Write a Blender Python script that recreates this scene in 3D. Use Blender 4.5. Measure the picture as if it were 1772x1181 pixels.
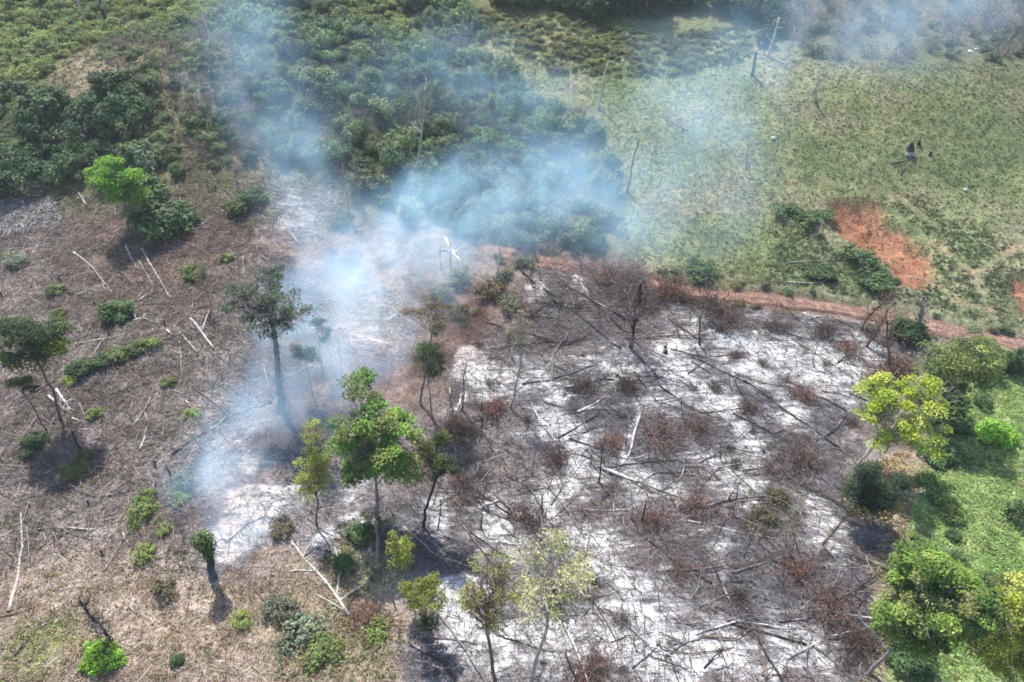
import bpy, math, random
import numpy as np

for _o in list(bpy.data.objects):
    bpy.data.objects.remove(_o, do_unlink=True)
SC = bpy.context.scene
COL = SC.collection
R = math.radians

# ---------------------------------------------------------------- camera
cd = bpy.data.cameras.new('camera')
cam = bpy.data.objects.new('camera', cd)
COL.objects.link(cam)
cam.location = (0, 0, 46)
cam.rotation_euler = (R(56), 0, 0)
cd.sensor_width = 36
cd.lens = 24.32
cd.clip_start = 0.5
cd.clip_end = 3000
SC.camera = cam

# ---------------------------------------------------------------- sky and sun
SUN_EL, SUN_AZ = 60.0, -24.0            # azimuth measured from +Y (away from the camera) towards +X
W = bpy.data.worlds.new('World')
SC.world = W
W.use_nodes = True
wn = W.node_tree
bg = wn.nodes['Background']
sky = wn.nodes.new('ShaderNodeTexSky')
sky.sky_type = 'NISHITA'
sky.sun_disc = False
sky.sun_elevation = R(SUN_EL)
sky.sun_rotation = R(SUN_AZ)
wn.links.new(sky.outputs[0], bg.inputs[0])
bg.inputs[1].default_value = 0.15
ld = bpy.data.lights.new('sun', 'SUN')
sun = bpy.data.objects.new('sun', ld)
COL.objects.link(sun)
ld.energy = 4.4
ld.angle = R(0.5)
ld.color = (1.0, 0.965, 0.91)
sun.location = (0, 60, 120)
sun.rotation_euler = (R(90 - SUN_EL), 0, R(180 - SUN_AZ))
SC.view_settings.view_transform = 'Standard'
SC.view_settings.look = 'None'
SC.view_settings.gamma = 1
SC.view_settings.use_curve_mapping = False
SC.view_settings.exposure = 1.0
SC.cycles.volume_bounces = 3
SC.cycles.max_bounces = 8
SC.cycles.diffuse_bounces = 3
SC.cycles.transparent_max_bounces = 96
SC.cycles.volume_step_rate = 2.0
SC.cycles.volume_max_steps = 256
SC.cycles.use_denoising = True
SC.cycles.filter_width = 1.7

# ---------------------------------------------------------------- terrain height (metres), used by everything that stands on it
def _hash(ix, iy, s):
    n = (ix.astype(np.int64) * 374761393 + iy.astype(np.int64) * 668265263 + s * 144269504 + 1013904223) & 0xffffffff
    n = ((n ^ (n >> 13)) * 1274126177) & 0xffffffff
    n = ((n ^ (n >> 16)) * 2246822519) & 0xffffffff
    return ((n ^ (n >> 15)) & 0xffffff) / float(0xffffff)

def vnoise(x, y, s=0):
    x = np.asarray(x, float); y = np.asarray(y, float)
    ix = np.floor(x); iy = np.floor(y)
    fx = x - ix; fy = y - iy
    fx = fx * fx * (3 - 2 * fx); fy = fy * fy * (3 - 2 * fy)
    ix = ix.astype(np.int64); iy = iy.astype(np.int64)
    a = _hash(ix, iy, s); b = _hash(ix + 1, iy, s); c = _hash(ix, iy + 1, s); d = _hash(ix + 1, iy + 1, s)
    return (a * (1 - fx) + b * fx) * (1 - fy) + (c * (1 - fx) + d * fx) * fy

def fbm(x, y, sc, octs=4, s=0, rough=0.5):
    t = 0.0; a = 1.0; n = 0.0
    for k in range(octs):
        t = t + a * vnoise(np.asarray(x) * sc + 17.3 * k, np.asarray(y) * sc - 9.1 * k, s + k)
        n += a; a *= rough; sc *= 2.03
    return t / n

_KY = [-400, 0, 30, 48, 65, 85, 100, 120, 150, 200, 260, 420, 900]
_KZ = [-4, -1, 0, 0.5, 2, 6.2, 11, 18.5, 29, 48, 68, 92, 98]
_SY = np.linspace(-400, 900, 1301)
_SZ = np.interp(_SY, _KY, _KZ)
_k = np.ones(21) / 21.0
_SZ = np.convolve(np.pad(_SZ, 10, mode='edge'), _k, mode='valid')

def bump(x, y, cx, cy, rx, ry, h):
    return h * np.exp(-((x - cx) / rx) ** 2 - ((y - cy) / ry) ** 2)

def height(x, y):
    x = np.asarray(x, float); y = np.asarray(y, float)
    z = np.interp(y, _SY, _SZ)
    z = z + bump(x, y, -52, 112, 26, 17, 7.0)            # scrubby mound
    z = z + bump(x, y, 62, 112, 34, 16, 4.0)             # grazed knoll
    z = z + bump(x, y, -8, 100, 16, 14, -2.0)            # dip between them
    z = z + bump(x, y, 42, 58, 12, 14, -1.6)             # gully beside the clearing
    z = z + bump(x, y, -45, 60, 22, 24, 1.6)
    z = z + (fbm(x, y, 1 / 22.0, 3, 5) - 0.5) * 3.0 + (fbm(x, y, 1 / 3.2, 3, 9) - 0.5) * 0.55
    return z

def hz(x, y):
    return float(height(x, y))

# ---------------------------------------------------------------- layout tables: ground coordinates and sizes in metres
BURN = [(1.39, 77.67), (9.12, 78.41), (20.65, 72.86), (28.71, 71.09), (41.91, 69.05), (43.18, 64.3), (40.83, 58.73), (33.77, 51.67), (30.95, 45.4), (31.26, 39.63),
 (28.49, 34.31), (27.25, 29.71), (24.16, 25.64), (-7.29, 25.54), (-7.81, 31.0), (-5.8, 35.11), (-11.64, 37.19), (-15.26, 36.65), (-17.39, 40.03), (-9.7, 44.18),
 (-6.65, 51.93), (-6.41, 61.92), (-1.74, 67.63), (0.63, 71.74)]
BURN_SMALL = [(-26.01, 54.63), (-19.08, 54.83), (-10.76, 53.23), (-6.65, 51.93), (-9.7, 44.18), (-17.39, 40.03), (-16.34, 38.46), (-20.9, 35.38), (-24.75, 35.31), (-26.65, 39.63),
 (-28.89, 47.33)]
ASHY_STRIP = [[(-70.99, 90.51), (-63.1, 90.11), (-59.9, 85.25), (-67.84, 83.92)], [(-34.11, 94.68), (-24.56, 95.35), (-25.09, 84.13), (-29.0, 81.3), (-34.16, 81.49)],
 [(-22.54, 71.74), (-13.68, 72.81), (-10.01, 63.34), (-14.99, 58.1), (-20.72, 61.45)]]
TAN = [(-40.12, 34.57), (-34.23, 36.41), (-25.36, 35.07), (-19.14, 37.44), (-15.13, 36.07), (-8.02, 31.01), (-7.29, 25.54), (-34.5, 25.37)]
RED_LITTER = [(-67.83, 94.83), (-33.47, 95.66), (-34.16, 81.49), (-35.7, 64.82), (-48.57, 67.35), (-56.41, 79.28)]
ROAD = [(-2.71, 81.46), (1.04, 79.73), (8.34, 77.82), (15.39, 75.71), (22.27, 73.9), (29.21, 73.09), (38.07, 71.9), (46.35, 69.8), (51.85, 67.13), (57.48, 64.18),
 (61.53, 61.72)]
PASTURE = [(-14.83, 130.37), (-5.82, 135.06), (12.81, 134.02), (42.38, 132.53), (56.37, 115.77), (84.95, 118.51), (80.05, 94.91), (62.46, 63.3), (57.96, 65.12), (46.71, 70.73),
 (38.51, 73.24), (22.66, 75.66), (14.25, 78.27), (11.97, 85.41), (15.34, 95.82), (10.64, 114.62), (-2.48, 117.91)]
SCARS = [[(44.42, 90.83), (49.78, 91.59), (50.98, 90.16), (51.22, 87.39), (53.61, 85.5), (54.21, 82.16), (53.14, 77.24), (50.71, 74.19), (48.59, 75.03), (48.27, 78.62),
  (46.74, 82.37), (44.47, 84.7), (43.68, 87.31)],
 [(60.98, 75.08), (64.14, 76.72), (68.16, 76.52), (63.23, 67.99), (59.74, 68.52)]]
TRAILS = [[(52.49, 85.58), (55.39, 83.21), (56.84, 79.88), (57.88, 76.09), (57.07, 72.73), (56.06, 68.88)], [(57.88, 76.09), (61.37, 78.81), (67.6, 82.99)],
 [(37.49, 92.96), (42.03, 93.43), (45.42, 93.85)], [(50.31, 93.7), (54.53, 91.39), (57.31, 86.23)], [(53.25, 71.92), (55.28, 70.37), (56.06, 68.88)]]
GREENS = [(49.11, 63.92), (57.07, 63.4), (60.57, 59.99), (38.86, 26.0), (24.16, 25.64), (27.67, 29.7), (29.66, 34.36), (33.69, 40.63), (39.49, 48.04)]
DRY_EDGE = [(31.25, 45.45), (37.6, 48.72), (36.12, 43.46), (33.4, 40.01), (30.33, 34.35), (27.87, 29.69), (24.16, 25.64), (23.41, 25.67), (27.25, 29.71), (28.49, 34.31),
 (31.26, 39.63)]
THICKET = [(-109.21, 144.18), (-81.63, 91.66), (-63.08, 91.1), (-50.15, 92.06), (-43.17, 93.0), (-34.34, 96.02), (-27.41, 98.51), (-20.12, 92.4), (-11.49, 87.12), (-0.45, 82.13),
 (6.99, 80.05), (12.99, 80.37), (11.97, 85.41), (14.84, 94.84), (11.41, 111.87), (4.12, 114.83), (-3.55, 125.02), (-9.41, 145.29)]
MOUND_DRY = [(-72.04, 134.58), (-46.62, 123.64), (-38.52, 105.53), (-36.23, 95.33), (-47.0, 92.63), (-54.15, 97.63), (-53.03, 106.64), (-63.39, 113.22)]
TOP_YELLOW = [[(-103.42, 145.81), (-51.59, 147.67), (-50.71, 130.31), (-71.23, 125.64), (-74.7, 112.02), (-84.8, 108.53)],
 [(-31.51, 146.31), (-21.59, 146.29), (-17.01, 132.06), (-28.83, 135.82)],
 [(-10.23, 140.37), (0.42, 138.94), (29.92, 131.2), (41.83, 134.62), (39.37, 120.44), (20.33, 118.46), (7.16, 121.52), (-3.63, 129.45)]]
TOP_DRY = [(48.52, 145.74), (108.02, 147.91), (91.9, 118.98), (56.75, 116.82), (47.8, 117.27)]
WEEDS_LOW = [(-14.24, 41.06), (-9.93, 42.06), (-8.53, 35.0), (-10.92, 32.9), (-7.41, 26.39), (-16.71, 26.6), (-18.65, 30.5), (-14.46, 32.87), (-15.53, 36.87)]
YELLOW_PATCH = [(-36.22, 28.24), (-36.23, 31.01), (-33.27, 31.94), (-31.72, 29.69), (-31.69, 26.36), (-34.88, 26.07)]
ASH = [(-3.95, 60.49, 3.53), (-2.22, 58.83, 3.09), (2.7, 58.42, 3.07), (4.99, 55.65, 2.99), (10.85, 60.17, 4.73), (18.32, 63.69, 4.14), (18.29, 60.01, 4.81),
 (26.1, 63.76, 4.69), (26.41, 60.1, 3.72), (20.82, 54.76, 4.23), (20.81, 66.52, 3.43), (36.0, 63.78, 6.71), (41.0, 64.49, 3.24), (30.13, 64.1, 5.22),
 (32.88, 58.71, 5.06), (6.13, 46.47, 3.44), (4.42, 44.62, 2.7), (11.2, 44.63, 3.05), (14.45, 42.84, 1.67), (6.06, 39.21, 2.23), (7.2, 36.46, 1.85), (8.27, 34.07, 2.41),
 (9.67, 31.5, 3.53), (11.04, 29.34, 4.07), (11.88, 27.24, 4.01), (7.34, 29.86, 3.47), (-0.66, 28.07, 1.97), (-0.47, 29.92, 1.44), (0.69, 39.49, 2.88),
 (-1.82, 41.39, 2.61), (4.25, 52.16, 3.62), (6.36, 49.79, 2.83), (14.38, 54.88, 3.02), (27.88, 53.0, 3.9), (22.91, 49.68, 3.69), (18.71, 45.97, 3.15),
 (20.44, 44.53, 2.43), (26.55, 41.29, 2.09), (26.08, 38.75, 2.71), (17.49, 36.75, 2.87), (21.08, 29.36, 3.06), (18.56, 28.0, 2.38), (15.02, 28.5, 2.94),
 (-22.21, 40.18, 3.35), (-23.03, 38.04, 2.64), (-21.7, 41.88, 2.71), (-21.7, 36.59, 1.95), (-14.35, 41.66, 1.99), (-15.87, 39.61, 1.95), (8.12, 74.69, 1.8),
 (3.11, 73.7, 2.22), (-5.82, 41.1, 2.6), (-3.7, 30.88, 3.49), (-4.8, 34.07, 2.41), (6.9, 38.06, 2.83), (8.75, 32.72, 2.97), (10.76, 30.2, 4.09), (3.28, 42.57, 2.97),
 (-0.8, 40.44, 3.23), (3.12, 29.87, 3.16), (13.48, 28.06, 2.61)]
CHAR_AND_SHADOW = [(6.44, 69.9, 5.16), (10.99, 67.65, 5.92), (2.93, 66.79, 3.33), (8.51, 55.33, 3.73), (12.74, 55.78, 4.17), (14.89, 50.94, 5.1), (10.59, 57.84, 3.08),
 (26.09, 47.48, 4.41), (24.55, 55.54, 3.15), (31.68, 50.73, 3.91), (33.39, 68.23, 3.66), (25.6, 69.85, 3.59), (25.09, 51.35, 2.65), (20.05, 34.23, 5.07),
 (17.78, 32.37, 3.71), (22.52, 32.22, 4.42), (26.61, 33.95, 3.28), (26.34, 31.57, 3.21), (24.62, 34.55, 2.93), (24.53, 30.72, 3.79), (21.18, 36.66, 3.25),  # discs beside the vivid tree darken the soil as its painted shadow
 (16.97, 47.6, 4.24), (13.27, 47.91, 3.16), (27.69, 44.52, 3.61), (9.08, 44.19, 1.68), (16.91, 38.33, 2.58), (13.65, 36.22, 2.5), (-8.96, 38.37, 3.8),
 (-5.67, 39.24, 3.19), (-10.96, 38.92, 3.2), (-5.72, 27.58, 2.25), (-16.37, 52.64, 4.44), (-20.0, 49.04, 4.32), (19.43, 51.34, 3.7), (38.05, 69.71, 3.79)]  # discs below the olive, bright and round yellow trees are painted shadows
RUST = [(-1.48, 51.0, 4.3), (3.22, 41.24, 3.9), (9.65, 40.74, 3.9), (15.07, 40.89, 3.95), (6.0, 44.62, 2.71), (11.67, 38.1, 3.81), (-2.42, 44.57, 4.04), (5.51, 28.15, 3.98),
 (15.87, 30.26, 2.99), (7.94, 27.82, 3.43), (23.05, 41.26, 4.1), (-7.96, 47.72, 4.18), (17.81, 40.09, 3.95), (4.42, 36.72, 3.09)]
TREES = [('bright green broad crowned tree standing tallest at the centre beside the smoke', 'bright', -11.78, 41.09, 0.57, 8.11, 4.39, 5.74),
 ('dark olive tree with a straight slim black trunk beside the bright green tree', 'olive', -7.61, 40.08, 1.72, 8.01, 2.15, 3.51),
 ('narrow yellow green tree between the smoke and the bright green tree', 'yellowtall', -16.4, 39.42, 0.67, 7.05, 1.73, 5.64),
 ('large thin crowned tree with a thick grey trunk half veiled by smoke', 'grey', -23.11, 52.87, 1.63, 12.44, 4.62, 3.26),
 ('dark green shaggy tree in front of the scorched tree, above the rusty bush', 'dark', -8.01, 53.24, -0.12, 6.6, 2.21, 3.75),
 ('scorched tree with a brown and olive crown beside the smoke', 'scorch', -9.33, 54.97, 2.07, 10.44, 2.85, 2.18),
 ('small sparse tree with yellow green top and brown lower leaves in the burnt clearing', 'sparse', 0.0, 54.76, 1.04, 9.07, 1.97, 2.57),
 ('small dark sapling behind the bright green tree at the smoke edge', 'dark', -13.95, 51.69, 0.33, 5.68, 0.89, 1.71),
 ('slim yellow green tree growing behind the round leafy treetop', 'yellowtall', -7.74, 32.98, -0.27, 5.56, 1.24, 2.67),
 ('round yellow green tree with a small dark tuft low on its trunk', 'yellow', -6.06, 29.57, -0.03, 5.38, 1.78, 2.15),
 ('thin leaved pale yellow tree with a dark straight trunk on the ash', 'pale', -1.29, 25.41, -0.41, 10.9, 2.38, 4.47),
 ('wide nearly leafless pale tree spreading over the white ash path', 'palebare', 1.25, 25.37, 1.07, 11.78, 3.57, 4.67),
 ('lime green tree with an open half bare crown at the edge of the clearing', 'lime', 31.2, 46.01, 2.06, 6.66, 4.86, 4.36),
 ('olive green tree over the gully below the dirt road', 'olivey', 42.7, 52.89, -0.63, 7.85, 4.29, 3.65),
 ('big vivid green tree on a leaning pale trunk at the edge of the green field', 'vivid', 24.38, 26.97, 2.34, 8.19, 3.95, 5.32),
 ('yellow green leafy tree in the corner beside the vivid green tree', 'yellow', 36.04, 25.36, -5.06, 6.94, 3.28, 4.38),
 ('dark blue green rounded tree with yellowing lower leaves at the clearing edge', 'ball', 30.52, 39.47, -1.12, 3.97, 2.49, 3.18),
 ('dark green tree with one bright clump on a leaning bare trunk over dry slash', 'darkl', -44.16, 51.82, 0.46, 9.1, 3.7, 3.43),
 ('small dark leaved tree on a thin leaning trunk over dry slash', 'darkl', -44.53, 50.08, -0.54, 5.59, 1.68, 1.46),
 ('thin blue grey tree inside the thick smoke', 'dark', -20.2, 54.83, 0.07, 5.58, 1.75, 2.05),
 ('slim tree inside the thick smoke nearest the bright ash', 'dark', -18.99, 58.91, -0.14, 5.09, 1.34, 1.74),
 ('brilliant green tree at the foot of the scrubby mound', 'brill', -50.26, 83.38, 0.8, 6.55, 3.77, 3.47),
 ('pale green tree leaning against the brilliant green tree', 'palegreen', -49.46, 82.84, 1.21, 4.4, 2.57, 2.81),
 ('yellowish crowned tree at the smoke edge by the dirt road', 'olivey', -0.46, 83.72, 0.39, 4.62, 2.42, 2.85),
 ('yellow brown shrubby tree leaning on the dark blue green tree', 'scorchy', 28.24, 41.22, -0.31, 2.45, 1.32, 1.96),
 ('thin olive sapling with a bare stem beside tangled slash', 'sparse', -34.44, 68.22, -0.39, 4.51, 1.27, 2.79),
 ('dark pointed shrub tree on the slope below the road at the picture edge', 'dark', 54.06, 60.04, -0.32, 2.29, 1.07, 1.83),
 ('tall dark tree with a pale trunk on the ridge', 'topdark', 21.59, 137.75, 1.54, 4.35, 4.69, 3.48),
 ('shorter dark tree beside the tall pale trunked one on the ridge', 'topdark', 16.13, 136.73, -0.69, 2.37, 3.95, 1.9)]
BUSHES = [('dense dark green bush standing alone among pale fallen branches', 'dark', -44.63, 66.3, 2.26),
 ('bright green twin bush low on the tan slope', 'vivid', -29.35, 28.16, 1.34), ('small bright green bush beside the twin bush', 'vivid', -28.14, 27.97, 0.92),
 ('yellow green weedy bush uppermost in the green row left of the fire', 'weed', -32.0, 42.42, 1.05),
 ('light green weedy bush in the middle of the green row left of the fire', 'weed', -31.21, 40.07, 1.36),
 ('leafy green bush at the low end of the green row left of the fire', 'weed', -29.56, 36.31, 1.09),
 ('small green bush just above the short burning trunk', 'weed', -28.36, 41.71, 0.96),
 ('little pale green bush between the green row and the burning trunk', 'weed', -28.92, 38.82, 0.72),
 ('grey green bush at the smoke edge above the small bushes', 'greyweed', -28.6, 43.53, 1.26),
 ('low bush at the lower end of the leafy hedge strip', 'dark', -44.6, 57.46, 1.55), ('second bush along the leafy hedge strip', 'dark', -42.95, 58.3, 1.4),
 ('third bush along the leafy hedge strip', 'olive', -41.5, 59.47, 1.54), ('fourth bush along the leafy hedge strip', 'olive', -40.01, 60.48, 1.4),
 ('bush with bright leaves at the upper end of the leafy hedge strip', 'weed', -38.55, 61.25, 1.26),
 ('olive bush below the fallen pale trunks', 'olive', -38.54, 73.92, 1.7), ('green bush at the edge of the smoke among felled stems', 'olive', -35.8, 77.68, 1.1),
 ('dark shrub behind the brilliant green tree', 'dark', -48.76, 88.27, 3.94), ('broad dark shrub at the foot of the brilliant green tree', 'dark', -45.38, 83.18, 4.27),
 ('rounded dark shrub on the slash below the thicket edge', 'dark', -35.83, 89.52, 2.59), ('small olive shrub beside the pale ashy strip', 'olive', -37.14, 87.27, 1.88),
 ('grey leaved shrub on the slope behind the smoke', 'greyweed', -19.96, 94.5, 2.42), ('bright little shrub by the road end in the smoke', 'weed', -17.77, 91.76, 1.44),
 ('grey green shrub where the smoke thickens', 'greyweed', -23.36, 87.97, 2.16), ('blue green shrub at the end of the dirt road', 'greyweed', 1.76, 78.36, 1.48),
 ('dark green shrub clump under the road bank', 'dark', 23.13, 78.14, 2.75), ('bigger dark shrub on the grazed slope above the red scar', 'dark', 39.98, 87.8, 3.13),
 ('low dark shrub beside the shrub above the red scar', 'dark', 37.23, 89.36, 2.26), ('dark shrub touching the edge of the red scar', 'dark', 43.25, 88.61, 1.77),
 ('low green shrub beneath the red scar', 'dark', 44.13, 79.35, 3.17), ('low spreading shrub beside the pale logs', 'dark', 39.14, 77.48, 2.42),
 ('dark shrub at the roadside near the red scar', 'dark', 45.65, 75.5, 2.61), ('wide dark shrub in the gully behind the lime tree', 'dark', 43.9, 56.79, 3.55),
 ('black green shrub in the gully under the olive tree', 'dark', 43.33, 52.95, 3.16), ('dark shrub lowest in the gully beside the lime tree', 'dark', 40.22, 47.94, 2.33),
 ('shaded shrub beside the white snag at the gully', 'dark', 45.74, 66.75, 2.62), ('bright shrub under the olive gully tree', 'weed', 50.9, 61.07, 2.59),
 ('dark shrub at the roadside beyond the gully', 'dark', 54.09, 60.92, 2.17), ('green shrub in the bright field near the gully', 'vivid', 47.19, 50.79, 2.08),
 ('yellow green shrub in the bright field', 'weed', 37.4, 40.92, 1.44), ('dark small shrub in the bright field beside the round tree', 'dark', 36.57, 38.52, 0.82),
 ('leafy shrub standing up in the bright field near the vivid tree', 'olive', 37.89, 33.77, 1.37),
 ('dark green shrub under the leaning pale trunk', 'dark', 27.91, 27.53, 1.71), ('blue grey weed clump on the tan slope', 'greyweed', -17.26, 31.69, 1.47),
 ('larger blue grey weed clump lower on the tan slope', 'greyweed', -15.5, 29.73, 1.73), ('olive weed clump beside the blue grey weeds', 'olive', -13.61, 28.84, 1.6),
 ('green weed clump near the rust red bush', 'weed', -9.82, 30.06, 1.22), ('yellow olive weeds beside the fallen forked tree', 'weed', -20.15, 31.2, 0.89),
 ('dark shrub under the narrow yellow green tree', 'dark', -12.65, 38.91, 1.44),
 ('low dark shrub at the shaded foot of the bright green tree', 'dark', -13.34, 36.27, 1.21),
 ('brown green shrub on the tan ground beside the ash', 'scorchy', -19.26, 38.81, 1.26),
 ('dark brown bush on the tan slope below the burning trunk', 'scorchy', -26.91, 33.15, 1.15),
 ('small dark green bush alone on the tan slope', 'dark', -23.83, 28.04, 0.64), ('lush little bush beneath the leaning dark tree', 'dark', -45.03, 48.8, 1.34),
 ('shrubby green bush at the rim of the pale clearing', 'olive', -54.48, 71.74, 1.41), ('small shrubby bush under the pale clearing', 'olive', -51.78, 67.31, 1.03),
 ('grey green bush above the pale clearing', 'greyweed', -62.77, 78.33, 1.81), ('blue green bush in the smoke where the road ends', 'greyweed', -6.16, 75.35, 2.02),
 ('bluish bush just below the white trunk in the smoke', 'greyweed', -8.43, 72.17, 1.68),
 ('scraggy bush at the upper corner of the burn in thin smoke', 'scorchy', -2.88, 73.08, 2.11),
 ('grey green bush above the sparse yellow topped tree', 'greyweed', -0.41, 70.24, 1.65),
 ('ragged bush beside the pale stem in the smoke', 'greyweed', -1.01, 75.87, 1.59), ('tangled bush behind the scorched brown tree', 'scorchy', -5.82, 68.83, 1.63),
 ('dark bush under the thin leaning tree', 'dark', -45.02, 47.43, 0.93), ('olive bush on the brown slope left of the smoke', 'olive', -39.72, 45.39, 1.26),
 ('olive bush uppermost on the brown slope left of the smoke', 'olive', -39.7, 47.03, 1.02),
 ('round dark bush on the bare ground by the picture edge', 'olive', -40.82, 52.08, 0.93), ('yellow green bush by the white split log', 'weed', -45.08, 55.8, 0.84),
 ('small bush beside the curved white branch', 'olive', -35.1, 56.17, 0.86), ('light green bush on the slash close to the long black log', 'weed', -31.23, 51.89, 0.94),
 ('bright yellow green bush on the mound above the brilliant tree', 'vivid', -61.59, 96.82, 2.2),
 ('low straggly shrub among weeds in the burnt ground', 'scorchy', 22.88, 42.28, 1.21), ('olive brown shrub at the lower burnt ground', 'scorchy', 21.2, 40.02, 1.18)]
SCORCHED = [('rust red scorched bush on the white ash below the sparse tree', 1.0, -1.54, 54.58, 2.14),
 ('rust red scorched bush beside the white standing log', 1.0, 9.44, 49.46, 1.7), ('orange brown scorched bush beside the dirt road end', 0.8, 19.18, 72.52, 3.02),
 ('dark brown scorched bush under the road bank', 0.5, 13.89, 76.35, 3.39), ('bare brown scorched bush at the top edge of the burn', 0.3, 24.0, 69.01, 2.83),
 ('dark scorched bush second along the top of the burn', 0.2, 30.29, 67.46, 1.72),
 ('dark reddish scorched bush third along the top of the burn', 0.4, 35.98, 66.94, 1.91),
 ('orange red scorched bush near the upper corner of the burn', 1.0, 37.8, 64.59, 1.75), ('tall rust scorched bush at the gully edge', 0.9, 42.36, 60.1, 2.89),
 ('rust scorched bush crouching left of the gully', 0.8, 39.49, 59.22, 1.98), ('brown scorched bush with a pointed tip in the grey ash', 0.6, 29.82, 56.14, 2.21),
 ('small red brown scorched bush on the long black trunk', 0.6, 23.73, 53.63, 1.11), ('broad dark scorched bush right of the white standing log', 0.3, 14.59, 50.8, 2.21),
 ('broad scorched bush with red tips beside the dark hollow', 0.4, 18.19, 50.77, 1.88), ('scorched bush low in the dark hollow', 0.3, 26.65, 46.74, 1.99),
 ('brown scorched bush nearest the lime tree', 0.4, 23.43, 45.74, 1.49), ('scorched bush beside the long white log', 0.6, 15.68, 41.48, 1.7),
 ('red brown scorched bush below the long white log', 0.6, 12.07, 40.54, 1.46), ('dark scorched bush where the black trunk ends', 0.3, 13.2, 35.12, 1.58),
 ('orange scorched bush with a few green leaves', 0.9, 22.46, 35.1, 1.55), ('rust red bush on the tan ground beside the ash edge', 1.0, -10.74, 31.24, 1.62),
 ('orange scorched weeds at the foot of the pale bare tree', 0.9, 5.85, 27.39, 1.54), ('dark scorched bush near the dark olive tree', 0.3, -4.45, 43.23, 1.6),
 ('brown scorched bush beside the dark olive tree trunk', 0.5, -4.57, 45.29, 1.2), ('bare grey scorched bush on the white fan of ash', 0.2, 1.71, 41.01, 1.77),
 ('scorched bush at the middle of the black trunks', 0.2, 15.4, 70.55, 1.82), ('low dark scorched bush in the black ash', 0.1, 11.74, 57.31, 1.6),
 ('dark heap of scorched twigs beneath black trunks', 0.1, 7.46, 56.98, 1.33), ('scorched brown thicket left of the white log end', 0.4, 4.06, 48.0, 1.56),
 ('scorched bush at the lower edge among branches', 0.4, 24.04, 31.68, 1.73), ('pale brown scorched bush beside the dry grass strip', 0.5, 25.06, 28.89, 1.7),
 ('scorched bush above the dark small tree', 0.5, -5.54, 52.41, 1.63), ('scorched reddish bush at the small grey burn', 0.6, -9.02, 47.56, 1.23)]
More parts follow.
